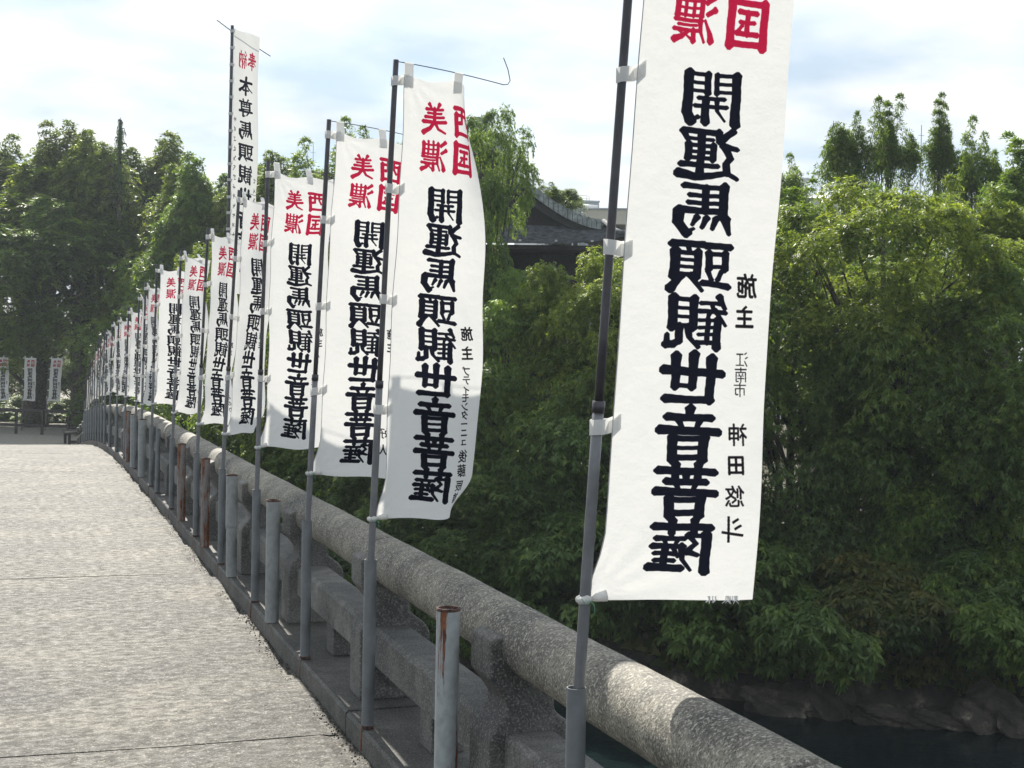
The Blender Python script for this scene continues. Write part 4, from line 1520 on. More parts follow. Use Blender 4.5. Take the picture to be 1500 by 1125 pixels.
G1 = 'trees on the far bank'
bank_trees = [
    # key px topy depth mat width hgt label
    ('D', 1300, 262, 25.5, 'leaf_light', 4.4, 3.4, 'broad domed yellow-green tree right of the nearest banner'),
    ('A', 1165, 420, 24.0, 'leaf_mid', 3.6, 3.4, 'mid green tree directly beside the nearest banner, below the dome tree'),
    ('B', 1475, 385, 23.5, 'leaf_mid', 3.8, 3.6, 'green tree at the right edge below the airy yellowish tree'),
    ('C', 1330, 470, 23.6, 'leaf_mid', 4.6, 3.4, 'middle bank tree with pale tips below the dome tree'),
    ('A', 1480, 520, 22.8, 'leaf_dark', 4.0, 3.6, 'dark bank tree filling the right edge above the rocks'),
    ('C', 1190, 600, 23.2, 'leaf_dark', 4.2, 3.0, 'dark low tree behind the lower half of the nearest banner'),
    ('C', 1240, 300, 31.0, 'leaf_mid', 5.0, 4.4, 'tree deep behind the left shoulder of the dome tree'),
    ('A', 1390, 330, 30.0, 'leaf_mid', 5.0, 4.6, 'tree deep behind the right shoulder of the dome tree'),
    ('D', 1490, 350, 28.0, 'leaf_mid', 4.2, 4.6, 'tree deep behind the airy yellow-green tree at right'),
    ('B', 1080, 330, 27.0, 'leaf_mid', 4.0, 4.0, 'tree hidden mostly by the nearest banner'),
    ('D', 1000, 420, 24.0, 'leaf_mid', 4.0, 4.0, 'green tree behind the middle of the nearest banner'),
    ('A', 845, 372, 25.5, 'leaf_light', 2.4, 3.0, 'bright yellow-green tree in front of the temple roof, left of the nearest pole'),
    ('D', 905, 366, 27.0, 'leaf_light', 3.0, 3.4, 'yellow-green tree just behind the nearest banner pole'),
    ('B', 745, 392, 25.5, 'leaf_mid', 2.8, 3.8, 'dark green tree under the left end of the temple roof'),
    ('C', 800, 530, 23.2, 'leaf_mid', 4.2, 3.2, 'mid green bank tree between the two nearest banners'),
    ('A', 900, 590, 22.6, 'leaf_dark', 4.2, 3.4, 'dark bank tree behind the nearest pole'),
    ('B', 735, 640, 23.2, 'leaf_dark', 3.8, 3.2, 'dark bank tree right of the second banner'),
    ('C', 1020, 700, 22.0, 'leaf_dark', 4.2, 2.8, 'dark low tree behind the foot of the nearest banner'),
    ('D', 640, 440, 26.5, 'leaf_mid', 4.0, 4.2, 'tree behind the second banner'),
    ('A', 640, 660, 25.2, 'leaf_dark', 4.0, 3.2, 'dark tree seen under the second banner'),
    ('B', 540, 520, 28.0, 'leaf_mid', 4.2, 4.2, 'tree behind the third banner'),
    ('C', 560, 720, 26.4, 'leaf_dark', 4.6, 3.2, 'dark low tree seen above the rail under the third banner'),
    ('D', 450, 430, 32.0, 'leaf_mid', 4.6, 4.8, 'tree behind the fourth banner'),
    ('A', 450, 640, 29.5, 'leaf_dark', 4.6, 3.6, 'dark tree seen above the rail under the fourth banner'),
    ('B', 370, 560, 33.0, 'leaf_mid', 4.4, 4.0, 'tree low behind the fifth banner'),
    ('C', 330, 590, 35.5, 'leaf_dark', 4.4, 3.4, 'small dark tree above the rail behind the sixth banner'),
    ('C', 1140, 740, 22.6, 'leaf_dark', 3.6, 2.3, 'low dark tree over the pale rock face'),
    ('A', 1250, 700, 22.4, 'leaf_mid', 3.2, 2.6, 'low green tree in the middle of the right bank'),
    ('C', 1360, 740, 22.2, 'leaf_dark', 3.4, 2.2, 'low dark tree right of the brown tinged shrub'),
    ('B', 1460, 680, 21.9, 'leaf_mid', 3.2, 2.8, 'low green tree above the tan rocks at the right edge'),
    ('D', 1390, 590, 22.8, 'leaf_mid', 3.4, 3.0, 'rounded green tree in the middle of the right bank'),
    ('A', 1000, 780, 23.4, 'leaf_dark', 3.6, 2.4, 'low dark tree right of the nearest socket pipe'),
    ('C', 880, 760, 23.8, 'leaf_dark', 3.6, 2.6, 'low dark tree behind the foot of the nearest pole'),
    ('A', 760, 780, 23.0, 'leaf_mid', 3.8, 2.6, 'low green tree above the rail between the nearest poles'),
    ('C', 650, 800, 24.4, 'leaf_mid', 3.8, 2.4, 'low green tree seen through the parapet by the rusty pipe'),
    ('A', 560, 830, 25.6, 'leaf_mid', 4.0, 2.6, 'low green tree seen through the parapet left of the rusty pipe'),
    ('C', 470, 740, 28.0, 'leaf_dark', 4.0, 2.8, 'low dark tree just above the rail under the fourth banner'),
    ('A', 395, 330, 38.0, 'leaf_light', 5.0, 5.0, 'yellow-green tree between the tall banner and the fourth banner'),
]
for i, (k, px, ty, d, mt_, wd, hg, lab) in enumerate(bank_trees):
    plant(k, px, ty, d, mt_, lab, wd, hg, G1)

G2 = 'tall airy trees on the skyline'
for k, px, ty, d, mt_, wd, hg, lab in [
    ('E', 1250, 150, 33, 'leaf_mid', 1.9, 4.2, 'tall airy tree with open twigs, left one of the pair above the dome tree'),
    ('F', 1302, 150, 33.5, 'leaf_mid', 1.7, 4.2, 'tall airy tree with open twigs, right one of the pair above the dome tree'),
    ('F', 1375, 148, 34, 'leaf_mid', 1.4, 4.4, 'tall narrow airy tree beside the thin antenna'),
    ('E', 1432, 182, 33, 'leaf_mid', 1.8, 4.4, 'airy tree between the narrow tree and the right edge'),
    ('F', 1490, 205, 31, 'leaf_mid', 2.4, 4.4, 'airy tree cut by the right edge of the photo'),
    ('E', 1462, 262, 27, 'leaf_light', 2.8, 3.8, 'airy yellow-green tree with visible stem near the right edge'),
    ('E', 1148, 225, 33, 'leaf_grey', 1.6, 3.4, 'small dark airy tree just right of the top of the nearest banner'),
    ('F', 1165, 275, 30, 'leaf_mid', 2.2, 3.2, 'green tree between the nearest banner and the roof ventilator'),
]:
    plant(k, px, ty, d, mt_, lab, wd, hg, G2)
G3 = 'trees beside the temple'
for k, px, ty, d, mt_, wd, hg, lab in [
    ('D', 722, 158, 31, 'leaf_dark', 1.9, 3.1, 'tall dark evergreen right behind the second banner, left of the temple roof'),
    ('A', 662, 255, 30.5, 'leaf_dark', 2.6, 4.6, 'dark evergreen behind the upper part of the second banner'),
    ('E', 815, 262, 44, 'leaf_grey', 1.9, 2.0, 'small sprig of a tree above the temple roof slope'),
    ('E', 545, 175, 36, 'leaf_grey', 2.6, 4.4, 'airy tree tip showing above the third banner'),
    ('E', 480, 215, 37, 'leaf_grey', 3.0, 4.2, 'airy tree between the third and fourth banner poles'),
    ('G', 600, 300, 42, 'leaf_mid', 6.0, 5.0, 'tree behind the second and third banners'),
]:
    plant(k, px, ty, d, mt_, lab, wd, hg, G3)
G4 = 'big trees beyond the end of the bridge'
for k, px, ty, d, mt_, wd, hg, lab in [
    ('H', 45, 185, 64, 'leaf_light', 7.0, 8.6, 'big tree with upright tips at the left edge of the photo'),
    ('G', 125, 225, 66, 'leaf_mid', 7.5, 8.0, 'big tree left of the bare topped conifer'),
    ('H', 190, 190, 63, 'leaf_light', 6.5, 8.0, 'big tree around the pointed dead conifer top'),
    ('G', 265, 262, 60, 'leaf_light', 7.0, 7.6, 'big pale tree left of the tall banner'),
    ('H', 330, 232, 56, 'leaf_mid', 5.0, 7.6, 'tree directly behind the tall banner'),
    ('G', 400, 240, 54, 'leaf_light', 4.6, 6.0, 'tree right of the tall banner'),
    ('G', -40, 300, 60, 'leaf_mid', 8.0, 7.6, 'tree at the left edge with branches reaching in from outside the frame'),
    ('G', 60, 262, 62, 'leaf_light', 12.0, 7.6, 'broad middle canopy above the far banners'),
    ('H', 165, 300, 61, 'leaf_mid', 9.5, 7.0, 'dark broad canopy over the end of the bridge'),
    ('G', 250, 345, 55, 'leaf_mid', 6.4, 6.4, 'green tree rising behind the distant row of banners'),
    ('G', 205, 470, 56, 'leaf_dark', 5.4, 5.0, 'dark tree low behind the distant row of banners'),
    ('G', 310, 400, 46, 'leaf_mid', 5.6, 6.2, 'green tree behind the sixth and seventh banners'),
]:
    plant(k, px, ty, d, mt_, lab, wd, hg, G4)
G5 = 'sunlit bushes beyond the far fence'
for px, ty, d, wd, hg, mt_, lab in [
    (5, 470, 74, 6.5, 4.2, 'leaf_light', 'sunlit bush at the left edge beyond the fence'),
    (60, 450, 76, 6.0, 5.0, 'leaf_light', 'tallest sunlit bush between the far banners'),
    (120, 520, 75, 6.0, 4.0, 'leaf_light', 'sunlit bush behind the dark tree trunk'),
    (-60, 500, 72, 6.0, 4.0, 'leaf_light', 'sunlit bush outside the left edge'),
    (30, 585, 66, 6.0, 2.4, 'leaf_mid', 'low hedge seen through the fence at the left'),
    (100, 588, 66, 5.0, 2.4, 'leaf_mid', 'low hedge seen through the fence at the right'),
]:
    plant('G', px, ty, d, mt_, lab, wd, hg, G5, name='bush', cat='bush')

# bare-topped conifer among the left trees
cp = at(176, 172, 60)
con = empty('dead_topped_conifer', (cp.x, cp.y, -1.6))
tag(con, 'slim conifer with a bare pointed top rising over the left trees', 'tree')
m_ = MB()
hh = cp.z + 1.6
m_.tube([(0, 0, 0), (0.05, 0, hh * .5), (0, 0.05, hh * .85), (0.02, 0, hh)], [0.22, 0.15, 0.07, 0.01], 8)
for i in range(60):
    z = hh - 0.1 - i * 0.06
    a = random.uniform(0, 6.28)
    l_ = 0.12 + (hh - z) * 0.16 * random.uniform(.5, 1.1)
    m_.tube([(0, 0, z), (math.cos(a) * l_, math.sin(a) * l_, z + 0.02), (math.cos(a) * l_ * 1.25, math.sin(a) * l_ * 1.25, z - 0.14)], [0.03, 0.02, 0.006], 5)
m_.build('trunk', M['bark'], con, smooth=True)
V, Fc = [], []
for i in range(1500):
    z = hh - random.betavariate(1.3, 1.6) * 3.6
    a = random.uniform(0, 6.28)
    l_ = (0.05 + (hh - z) * 0.17) * random.uniform(.2, 1.1)
    p = Vector((math.cos(a) * l_, math.sin(a) * l_, z - 0.05))
    q = p + Vector((random.uniform(-.04, .04), random.uniform(-.04, .04), -random.uniform(.08, .2)))
    s_ = Vector((math.sin(a), -math.cos(a), 0)) * 0.018
    n0 = len(V)
    V += [p - s_, p + s_, q]
    Fc.append((n0, n0 + 1, n0 + 2))
fo = mesh_obj('needles', V, Fc, M['leaf_dark'], con)

# dark trunk standing by the end of the bridge
for px, lab, r0 in ((112, 'thick dark trunk at the end of the bridge under the far canopy', 0.30), (44, 'dark trunk standing right behind the far fence', 0.24)):
    tp = at(px, 632, 59.5 if px > 100 else 60.5)
    tk = empty('tree_stem', (tp.x, tp.y, -1.66))
    tag(tk, lab, 'tree trunk')
    m_ = MB()
    hh = 6.5 if px > 100 else 3.2
    m_.tube([(0, 0, 0), (0.1, 0, hh * 0.3), (-0.05, 0, hh * .6), (0.3, 0, hh)], [r0 * 1.2, r0, r0 * .8, r0 * .5], 12)
    for a, b_ in (((0, 0, hh * .5), (-1.6, 0, hh * .85)), ((0, 0, hh * .6), (1.5, .3, hh * 1.0)), ((0, 0, hh * .45), (0.9, -.5, hh * .7))):
        m_.tube([a, (Vector(a) + Vector(b_)) / 2 + Vector((0, 0, .2)), b_], [r0 * .45, r0 * .3, r0 * .12], 8)
    m_.build('trunk', M['bark'], tk, smooth=True)

# low shrubs, grasses and rocks along the waterline


def along_bank(d_in, px, d_guess):
    """point at picture column px that lies d_in metres behind the shoreline"""
    best = None
    for d in np.linspace(17, 40, 300):
        p = at(px, 800, d)
        s = float(bank_dist(np.array([p.x]), np.array([p.y]))[0])
        if s >= d_in:
            return p, d
    return p, d


shrub_lab = ['leftmost waterside shrub, glimpsed under the rail', 'waterside shrub behind the second socket pipe', 'waterside shrub under the rail right of the second pole', 'waterside shrub behind the rusty white pipe',
             'waterside shrub left of the nearest pole', 'waterside shrub just right of the nearest pole', 'waterside shrub behind the frayed banner corner', 'drooping shrub above the pale rock face',
             'shrub with fine leaves over the dark bank', 'brown-tinged shrub at the middle of the right bank', 'green shrub right of the brown-tinged one', 'fresh green shrub at the right edge over the rocks']
for i, px in enumerate([470, 545, 615, 690, 770, 870, 960, 1060, 1170, 1285, 1390, 1480]):
    p, d = along_bank(0.95 + random.uniform(-0.1, 0.3), px, 22)
    cm, tm, rad, zl = LIB['S']
    root = empty('waterside_shrub', (p.x, p.y, float(height(np.array([p.x]), np.array([p.y]))[0]) - 0.05))
    tag(root, shrub_lab[i], 'shrub', 'shrubs along the waterline')
    c = bpy.data.objects.new('foliage', cm)
    COL.objects.link(c)
    c.parent = root
    c.location = (0, 0, 0.68)
    s = random.uniform(1.1, 1.35)
    c.scale = (s * 1.2, s, s * 0.9)
    c.rotation_euler = (0, 0, random.uniform(0, 6.28))
    c.material_slots[0].link = 'OBJECT'
    c.material_slots[0].material = M['leaf_brown' if i == 9 else ('leaf_mid' if i in (7, 11, 4) else 'leaf_dark')]
    t_ = bpy.data.objects.new('stem', tm)
    COL.objects.link(t_)
    t_.parent = root
    t_.location = c.location

V, Fc, TT = [], [], []
r_ = np.random.default_rng(5)
for seg in range(3, 11):
    (x0, y0), (x1, y1) = BANK[seg - 1], BANK[seg]
    L = math.hypot(x1 - x0, y1 - y0)
    nx_, ny_ = -(y1 - y0) / L, (x1 - x0) / L
    sgn = 1 if float(bank_dist(np.array([(x0 + x1) / 2 + nx_]), np.array([(y0 + y1) / 2 + ny_]))[0]) > 0 else -1
    for _ in range(int(L * 650)):
        s = r_.random()
        off = r_.uniform(0.25, 2.4)
        clump = 0.5 + 0.5 * math.sin(s * L * 3.1 + seg)
        if r_.random() > 0.35 + 0.65 * clump:
            continue
        x, y = x0 + (x1 - x0) * s + sgn * nx_ * off, y0 + (y1 - y0) * s + sgn * ny_ * off
        V.append((x, y))
P = np.array(V)
Z = height(P[:, 0], P[:, 1])
keep = Z > -3.65
P, Z = P[keep], Z[keep]
V = []
for (x, y), z in zip(P, Z):
    ln = r_.uniform(0.18, 0.48)
    a = r_.uniform(-0.9, 0.9) - 2.3          # blades lean out over the water
    bx, by = math.cos(a), math.sin(a)
    w_ = 0.007
    n0 = len(V)
    V += [(x - w_, y + w_, z - .02), (x + w_, y - w_, z - .02), (x + bx * ln * .35, y + by * ln * .35, z + ln * .55), (x + bx * ln * .9, y + by * ln * .9, z + ln * .15)]
    Fc += [(n0, n0 + 1, n0 + 2), (n0 + 1, n0 + 3, n0 + 2)]
    TT += [r_.random()] * 4
gr = mesh_obj('bank_grass', V, Fc, M['grass'])
at_ = gr.data.attributes.new('tint', 'FLOAT', 'POINT')
at_.data.foreach_set('value', np.array(TT, np.float32))
tag(gr, 'thin grass hanging over the rocky waterline', 'grass', kind='stuff')


def rock(px, d_in, size, seed, label):
    p, d = along_bank(d_in, px, 22)
    root = None
    r2_ = np.random.default_rng(seed)
    nlat, nlon = 20, 32
    V, Fc = [], []
    ph = r2_.uniform(0, 6, 12)
    for i in range(nlat + 1):
        th = math.pi * i / nlat
        for j in range(nlon):
            a = 2 * math.pi * j / nlon
            d_ = np.array([math.sin(th) * math.cos(a), math.sin(th) * math.sin(a), math.cos(th)])
            k_ = 1 + 0.16 * math.sin(d_[0] * 4 + ph[0] + d_[2] * 3) + 0.12 * math.sin(d_[1] * 7 + ph[1] + d_[0] * 3) + 0.08 * math.sin(d_[2] * 11 + ph[2] + d_[0] * 9) + 0.05 * math.sin(d_[0] * 19 + d_[1] * 17 + ph[3]) + r2_.normal(0, 0.012)
            q = np.sign(d_) * np.abs(d_) ** 0.8
            V.append(tuple(q * k_ * np.array(size)))
    for i in range(nlat):
        for j in range(nlon):
            a, b_ = i * nlon + j, i * nlon + (j + 1) % nlon
            Fc.append((a, b_, b_ + nlon, a + nlon))
    o = mesh_obj('rock', V, Fc, M['rock'], None, smooth=False, loc=(p.x, p.y, WATER_Z + size[2] * 0.42))
    o.rotation_euler = (0, 0, -YAW + r2_.uniform(-.3, .3))
    tag(o, label, 'rock', 'pale rocks at the waterline')
    return o


rock(1150, -0.1, (0.62, 0.45, 0.30), 1, 'broad pale rock face at the waterline right of the rail')
rock(1222, 0.0, (0.42, 0.4, 0.42), 2, 'taller pale rock beside the broad rock face')
rock(1300, -0.1, (0.5, 0.35, 0.16), 3, 'low flat rock at the waterline in the middle of the right bank')
rock(1372, -0.1, (0.45, 0.35, 0.14), 4, 'second low flat rock, left of the tan rocks at the right edge')
rock(1452, 0.0, (0.45, 0.4, 0.42), 5, 'tan upright rock near the right edge at the waterline')
rock(1498, -0.05, (0.4, 0.35, 0.32), 6, 'tan rock cut by the right edge of the photo')
rock(905, 0.0, (0.5, 0.4, 0.34), 7, 'rock glimpsed under the rail beside the nearest socket pipe')
rock(830, -0.1, (0.6, 0.4, 0.20), 8, 'low rock glimpsed left of the nearest socket pipe')

# ------------------------------------------------------------------ temple
D_T = 41.0


def local(px, py, d):
    return at(px, py, d)


T0 = at(700, 300, D_T)
temple = empty('temple_hall', (T0.x, T0.y, -1.6))
tag(temple, 'temple hall with a sweeping dark tiled roof behind the yellow-green tree', 'temple')
temple.rotation_euler = (0, 0, -YAW - R(4))
# local frame: x to the right, y away, z up; scale: picture px -> metres at D_T
kpx = D_T / F_PX


def lz(py):
    return at(800, py - 6, D_T).z + 1.6


def lx(px):
    return (px - 690) * kpx


apex_z, eave_z, gbase_z = lz(205), lz(347), lz(331)
half = lx(872)


def verge(s):      # s 0 at the ridge, 1 at the eave corner
    x = half * s
    z = apex_z + (gbase_z - 0.05 - apex_z) * (1 - (1 - s) ** 1.65)
    return x, z


m_ = MB()
N = 26
for sg in (1, -1):
    for i in range(N):
        (xa, za), (xb, zb) = verge(i / N), verge((i + 1) / N)
        st = 0.02
        V = [(sg * xa, -0.35, za), (sg * xb, -0.35, zb + st), (sg * xb, 9, zb + st), (sg * xa, 9, za), (sg * xb, -0.35, zb), (sg * xb, 9, zb)]
        m_.add(V, [(0, 1, 2, 3) if sg > 0 else (3, 2, 1, 0)])
m_.build('main_roof', M['tile'], temple)
for sg in (1, -1):
    for i in range(N):
        (xa, za), (xb, zb) = verge(i / N), verge((i + 1) / N)
        mm = MB()
        z1 = 0.07
        mm.add([(sg * xa, -0.52, za - .20), (sg * (xb - .012), -0.52, zb - .20), (sg * (xb - .012), -0.52, zb + z1), (sg * xa, -0.52, za + z1 + .02),
                (sg * xa, 0.25, za - .20), (sg * (xb - .012), 0.25, zb - .20), (sg * (xb - .012), 0.25, zb + z1), (sg * xa, 0.25, za + z1 + .02)],
               [(0, 1, 2, 3), (3, 2, 6, 7), (0, 4, 5, 1), (4, 7, 6, 5), (1, 5, 6, 2), (0, 3, 7, 4)])
        mm.build('verge_tile', M['tile_edge'], temple)
    # dark barge board under the verge
    mm = MB()
    for i in range(N):
        (xa, za), (xb, zb) = verge(i / N), verge((i + 1) / N)
        dk = 0.20
        w1, w2 = 0.62 - .28 * i / N, 0.62 - .28 * (i + 1) / N
        mm.add([(sg * xa, -0.44, za - dk), (sg * xb, -0.44, zb - dk), (sg * xb, -0.44, zb - w2), (sg * xa, -0.44, za - w1)], [(0, 1, 2, 3)])
        mm.add([(sg * xa, -0.38, za - dk), (sg * xb, -0.38, zb - dk), (sg * xb, -0.38, zb - w2), (sg * xa, -0.38, za - w1)], [(3, 2, 1, 0)])
        mm.add([(sg * xa, -0.44, za - w1), (sg * xb, -0.44, zb - w2), (sg * xb, -0.38, zb - w2), (sg * xa, -0.38, za - w1)], [(0, 1, 2, 3)])
    mm.build('barge_board', M['temple_wood'], temple)
mm = MB()
V = [(0, 0.1, gbase_z - 0.3)]
pts = [verge(i / 12) for i in range(13)]
V += [(x, 0.1, z - 0.05) for x, z in pts] + [(-x, 0.1, z - 0.05) for x, z in pts]
F_ = [(0, i + 1, i + 2) for i in range(12)] + [(0, i + 15, i + 14) for i in range(12)]
F_ += [(0, 13, 26)]
mm.add(V, F_)
mm.build('gable_wall', M['temple_wood'], temple)
# ridge
mm = MB()
mm.box((-0.22, -0.6, apex_z + 0.02), (0.22, 9.0, apex_z + 0.42))
bevel(mm.build('ridge', M['tile_edge'], temple), 0.05)
# skirt roof: stepped courses falling toward the viewer
rows = 13
for i in range(rows):
    s0, s1 = i / rows, (i + 1) / rows
    zt = gbase_z - 0.10 + (lz(371) - gbase_z + 0.10) * (1 - (1 - s0) ** 1.25)
    zb = gbase_z - 0.10 + (lz(371) - gbase_z + 0.10) * (1 - (1 - s1) ** 1.25)
    y0, y1 = 0.1 - 2.2 * s0, 0.1 - 2.2 * s1
    xw0, xw1 = half + 0.10 + 0.55 * s0, half + 0.10 + 0.55 * s1
    mm = MB()
    V, F_ = [], []
    K = 40
    for j in range(K + 1):
        u = -1 + 2 * j / K
        lift = 0.22 * max(0, abs(u) - 0.55) ** 2 / 0.2 * s1
        V += [(u * xw0, y0, zt + lift * s0 + .0), (u * xw1, y1, zb + 0.045 + lift), (u * xw1, y1, zb - 0.012 + lift)]
    for j in range(K):
        a = 3 * j
        F_ += [(a, a + 1, a + 4, a + 3), (a + 1, a + 2, a + 5, a + 4)]
    mm.add(V, F_)
    mm.build('tile_course', M['tile'], temple)
# side hips and eaves on the right and left
for sg in (1, -1):
    mm = MB()
    V, F_ = [], []
    for i in range(9):
        s = i / 8
        z = gbase_z - 0.10 + (lz(371) - gbase_z + 0.10) * (1 - (1 - s) ** 1.25)
        lift = 0.22 * s
        V += [(sg * (half + .10 + .55 * s), 0.1 - 2.2 * s, z + lift + .03), (sg * (half + .10 + .55 * s), 9 + 2.0 * s, z + .03)]
    for i in range(8):
        a = 2 * i
        F_.append((a, a + 1, a + 3, a + 2))
    mm.add(V, F_)
    mm.build('side_roof', M['tile'], temple)
    mm = MB()
    mm.tube([(sg * (half + .05), 0.0, gbase_z + .02), (sg * (half + .38), -1.1, gbase_z - .33), (sg * (half + .68), -2.15, lz(371) + .26)], [.08, .08, .07], 8)
    mm.build('hip_ridge', M['tile'], temple, smooth=True)
mm = MB()
ez = lz(371)
mm.box((-half - 0.45, -1.9, ez - 0.16), (half + 0.45, 10.5, ez - 0.04))
mm.build('eave_boards', M['temple_wood'], temple)
mm = MB()
mm.box((-half + 0.5, -0.4, 0), (half - 0.5, 9.4, ez - 0.17))
mm.build('wall', M['temple_wood'], temple)
for i in range(7):
    x = -half + 0.6 + i * (2 * half - 1.2) / 6
    mm = MB()
    mm.tube([(x, -0.7, 0), (x, -0.7, ez - 0.17)], 0.14, 10)
    mm.build('column', M['temple_wood'], temple, smooth=True)
for i in range(3):
    x = lx(760 + i * 50)
    mm = MB()
    mm.box((x - .035, -2.16, ez + 0.04), (x + .035, -2.09, ez + 0.09))
    mm.build('eave_end_cap', M['plaster_white'], temple)

# ------------------------------------------------------------------ buildings beyond


def building(name, px0, px1, py_top, d, depth, mat, label, rot=0.0):
    a = at(px0, py_top, d)
    b_ = at(px1, py_top, d)
    root = empty(name, (a.x, a.y, -1.5), -YAW + rot)
    tag(root, label, 'building')
    w_ = (px1 - px0) / F_PX * d / math.cos(rot)
    h_ = a.z + 1.5
    return root, w_, h_


root, w_, h_ = building('grey_building', 800, 877, 292, 72, 8, None, 'grey clad building with air conditioner on its roof behind the temple roof', R(10))
mm = MB()
mm.box((0, 0, 0), (w_, 9, h_ - 1.35))
mm.build('wall', M['grey_clad'], root)
for i in range(5):
    mm = MB()
    z0 = h_ - 1.35 + i * 0.26
    mm.box((-0.05, -0.04, z0 + .012), (w_ + 0.05, 9.04, z0 + 0.255))
    mm.build('parapet_panel', M['grey_clad'], root)
mm = MB()
mm.box((-0.08, -0.08, h_ - 0.05), (w_ + 0.08, 9.08, h_ + 0.02))
mm.build('coping', M['vent_metal'], root)
for i in range(8):
    x = 0.15 + i * (w_ - 0.5) / 7
    mm = MB()
    mm.box((x, -0.03, h_ - 2.75), (x + 0.26, 0.02, h_ - 1.55))
    f = mm.build('window', M['window_dark'], root)
    mm = MB()
    mm.box((x + 0.27, -0.05, h_ - 2.8), (x + 0.33, 0.02, h_ - 1.5))
    mm.build('mullion', M['white_paint'], root)
ac = empty('air_conditioner', root.matrix_basis @ Vector(((838 - 800) / F_PX * 72 - 0.26, 0.4, h_ + 0.02)), -YAW + R(10))
tag(ac, 'small white air conditioner unit on the roof of the grey building', 'air conditioner')
mm = MB()
mm.box((0, 0, 0.06), (0.56, 0.32, 0.62))
bevel(mm.build('case', M['white_paint'], ac), 0.02)
mm = MB()
mm.tube([(0.2, -0.006, 0.34), (0.2, 0.01, 0.34)], 0.17, 20)
mm.build('fan_grille', M['vent_metal'], ac)
mm = MB()
mm.tube([(0.2, -0.016, 0.34), (0.2, -0.006, 0.34)], 0.06, 12)
mm.build('fan_hub', M['window_dark'], ac)
for x in (0.06, 0.46):
    mm = MB()
    mm.box((x, 0.02, 0), (x + .05, 0.30, 0.06))
    mm.build('foot', M['vent_metal'], ac)
rl = empty('roof_guardrail', root.matrix_basis @ Vector((w_ - 1.15, 0.2, h_)), -YAW + R(10))
tag(rl, 'thin metal guardrail on the roof right of the air conditioner', 'railing')
mm = MB()
mm.tube([(0, 0, 0.28), (0.5, 0, 0.30), (0.72, 0, 0.26), (0.78, 0, -0.3)], 0.018, 6)
mm.build('handrail', M['white_paint'], rl, smooth=True)
mm = MB()
mm.tube([(0, 0, 0.14), (0.76, 0, 0.12)], 0.014, 6)
mm.build('lower_rail', M['white_paint'], rl, smooth=True)
for x in (0.0, 0.3, 0.6):
    mm = MB()
    mm.tube([(x, 0, 0.02), (x, 0, 0.29)], 0.016, 6)
    mm.build('upright', M['white_paint'], rl, smooth=True)
tank = at(862, 303, 70)
tk = empty('roof_pipework', (tank.x, tank.y, tank.z), -YAW)
tag(tk, 'white duct and pipes beside the grey building above the temple eave', 'duct')
mm = MB()
mm.tube([(-0.35, 0, 0), (0.45, 0, -0.05)], 0.13, 12)
mm.build('duct', M['white_paint'], tk, smooth=True)
mm = MB()
mm.box((-0.4, 0.15, -7.8), (0.1, 0.7, -0.12))
mm.build('stair_shaft', M['vent_metal'], tk)

root, w_, h_ = building('beige_building', 858, 925, 306, 64, 8, None, 'flat-topped beige building left of the nearest banner pole', R(-5))
mm = MB()
mm.box((0, 0, 0), (w_, 8, h_ - 0.95))
mm.build('wall', M['grey_clad'], root)
mm = MB()
mm.box((-0.05, -0.25, h_ - 0.70), (w_ + .05, 8, h_ - 0.04))
mm.build('fascia', M['beige_clad'], root)
mm = MB()
mm.box((-0.1, -0.30, h_ - 0.04), (w_ + .1, 8.05, h_ + 0.02))
mm.build('coping', M['vent_metal'], root)
for i in range(3):
    mm = MB()
    mm.box((0.15 + i * .65, -0.03, h_ - 2.3), (0.68 + i * .65, 0.02, h_ - 1.0))
    f = mm.build('window', M['window_dark'], root)
    mm = MB()
    mm.box((0.12 + i * .65, -0.06, h_ - 1.0), (0.71 + i * .65, 0.02, h_ - 0.93))
    mm.build('frame', M['vent_metal'], f)

root, w_, h_ = building('pale_building', 1130, 1270, 272, 70, 8, None, 'pale roofed building with a ventilator behind the airy trees at right', R(3))
mm = MB()
mm.box((0, 0.3, 0), (w_, 9, h_ - 0.55))
mm.build('wall', M['pale_roof'], root)
mm = MB()
V = [(-.2, 0, h_ - .55), (w_ + .2, 0, h_ - .55), (w_ + .2, 4.5, h_ + .12), (-.2, 4.5, h_ + .12), (-.2, 9.3, h_ - .55), (w_ + .2, 9.3, h_ - .55)]
mm.add(V, [(0, 1, 2, 3), (3, 2, 5, 4), (0, 3, 4), (1, 5, 2)])
mm.build('roof', M['pale_roof'], root)
xv = (1200 - 1130) / F_PX * 70
vt = [((xv - .38, 3.9, h_ + .02), (xv + .38, 4.9, h_ + .42), 'ventilator_base'), ((xv - .28, 4.0, h_ + .42), (xv + .28, 4.8, h_ + .66), 'ventilator_neck'), ((xv - .52, 3.75, h_ + .66), (xv + .52, 5.05, h_ + .92), 'ventilator_hood')]
for a, b_, nm in vt:
    mm = MB()
    mm.box(a, b_)
    bevel(mm.build(nm, M['vent_metal'], root), 0.04)
for px, ty, d, lab in ((1350, 183, 68, 'thin antenna mast beside the narrow airy tree'), (459, 212, 90, 'thin distant antenna mast between the third and fourth banners')):
    p = at(px, ty, d)
    an = empty('antenna_mast', (p.x, p.y, -1.5))
    tag(an, lab, 'antenna')
    mm = MB()
    mm.tube([(0, 0, 0), (0, 0, p.z + 1.5)], [0.05, 0.02], 6)
    mm.build('mast', M['vent_metal'], an)
    for zz_ in (0.5, 1.0, 1.3):
        mm = MB()
        mm.tube([(-.16, 0, p.z + 1.5 - zz_), (.16, 0, p.z + 1.5 - zz_)], 0.012, 5)
        mm.build('antenna_rod', M['vent_metal'], an)

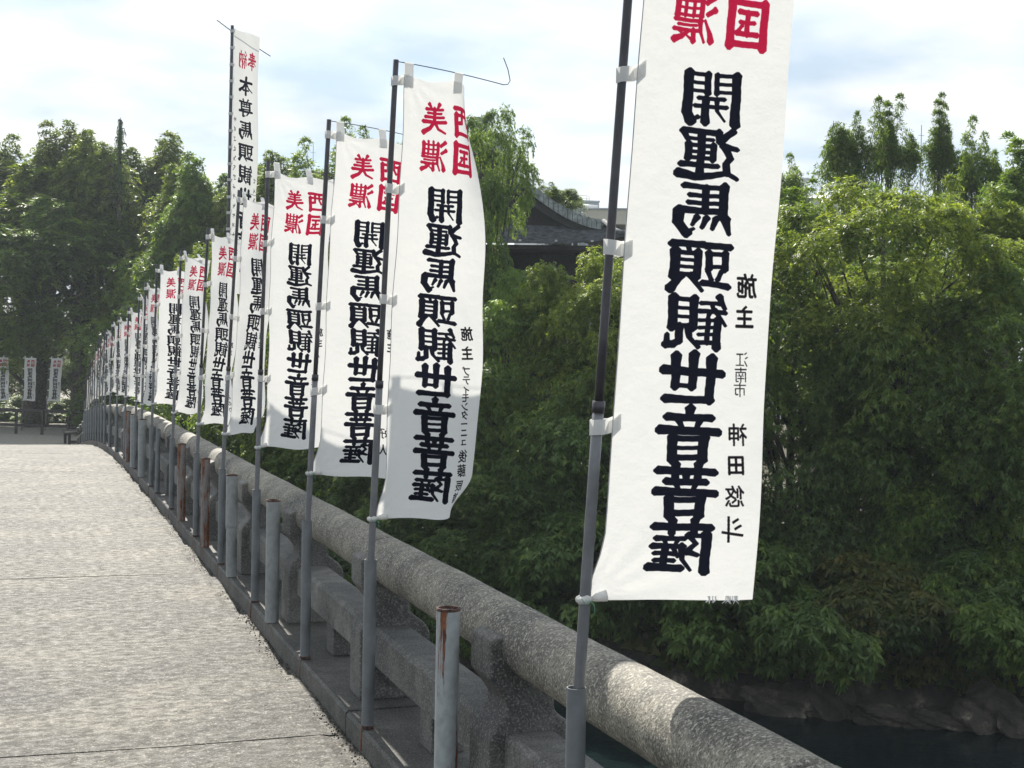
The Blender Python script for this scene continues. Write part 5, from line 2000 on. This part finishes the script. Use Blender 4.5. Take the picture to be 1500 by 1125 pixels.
# ------------------------------------------------------------------ air
mm = MB()
mm.box((-330, -330, -7.2), (430, 530, 16.0))
hz = mm.build('haze', None)  # thin bluish haze, added to lift the dark shade in the foliage
hz['kind'] = 'stuff'
hm = bpy.data.materials.new('haze_air')
hm.use_nodes = True
hm.node_tree.nodes.remove(hm.node_tree.nodes['Principled BSDF'])
pvn = hm.node_tree.nodes.new('ShaderNodeVolumePrincipled')
pvn.inputs['Color'].default_value = (0.80, 0.90, 1.0, 1)
pvn.inputs['Density'].default_value = 0.0005
pvn.inputs['Anisotropy'].default_value = 0.3
hm.node_tree.links.new(pvn.outputs[0], hm.node_tree.nodes['Material Output'].inputs['Volume'])
hz.data.materials.append(hm)

# ------------------------------------------------------------------ far fence and bench
a = at(-160, 632, 57)
b_ = at(140, 632, 55)
fe = empty('wooden_fence', (a.x, a.y, -1.65), math.atan2(b_.y - a.y, b_.x - a.x))
tag(fe, 'low dark brown wooden fence with two rails beyond the end of the bridge', 'fence')
Lf = math.hypot(b_.x - a.x, b_.y - a.y)
for nm, z, h_ in (('top_rail', 0.86, 0.13), ('lower_rail', 0.30, 0.11)):
    mm = MB()
    mm.box((0, -0.04, z), (Lf, 0.04, z + h_))
    bevel(mm.build(nm, M['dark_wood'], fe), 0.01)
n = 8
for i in range(n + 1):
    mm = MB()
    x = Lf * i / n
    mm.box((x - .055, -0.1, 0), (x + .055, -0.042, 0.97))
    bevel(mm.build('post', M['dark_wood'], fe), 0.01)
p = at(111, 640, 50.0)
be = empty('bench', (p.x, p.y, -1.65), R(4))
tag(be, 'small dark bench at the far end of the parapet', 'bench')
mm = MB()
mm.box((-0.42, -0.9, 0.42), (0.36, 0.9, 0.50))
bevel(mm.build('seat', M['dark_wood'], be), 0.01)
for x in (-0.33, 0.20):
    for y in (-0.8, 0.7):
        mm = MB()
        mm.box((x, y, 0), (x + .09, y + .1, 0.42))
        mm.build('leg', M['dark_wood'], be)
mm = MB()
mm.box((-0.24, -0.78, 0.12), (0.20, -0.74, 0.20))
mm.build('stretcher', M['dark_wood'], be)
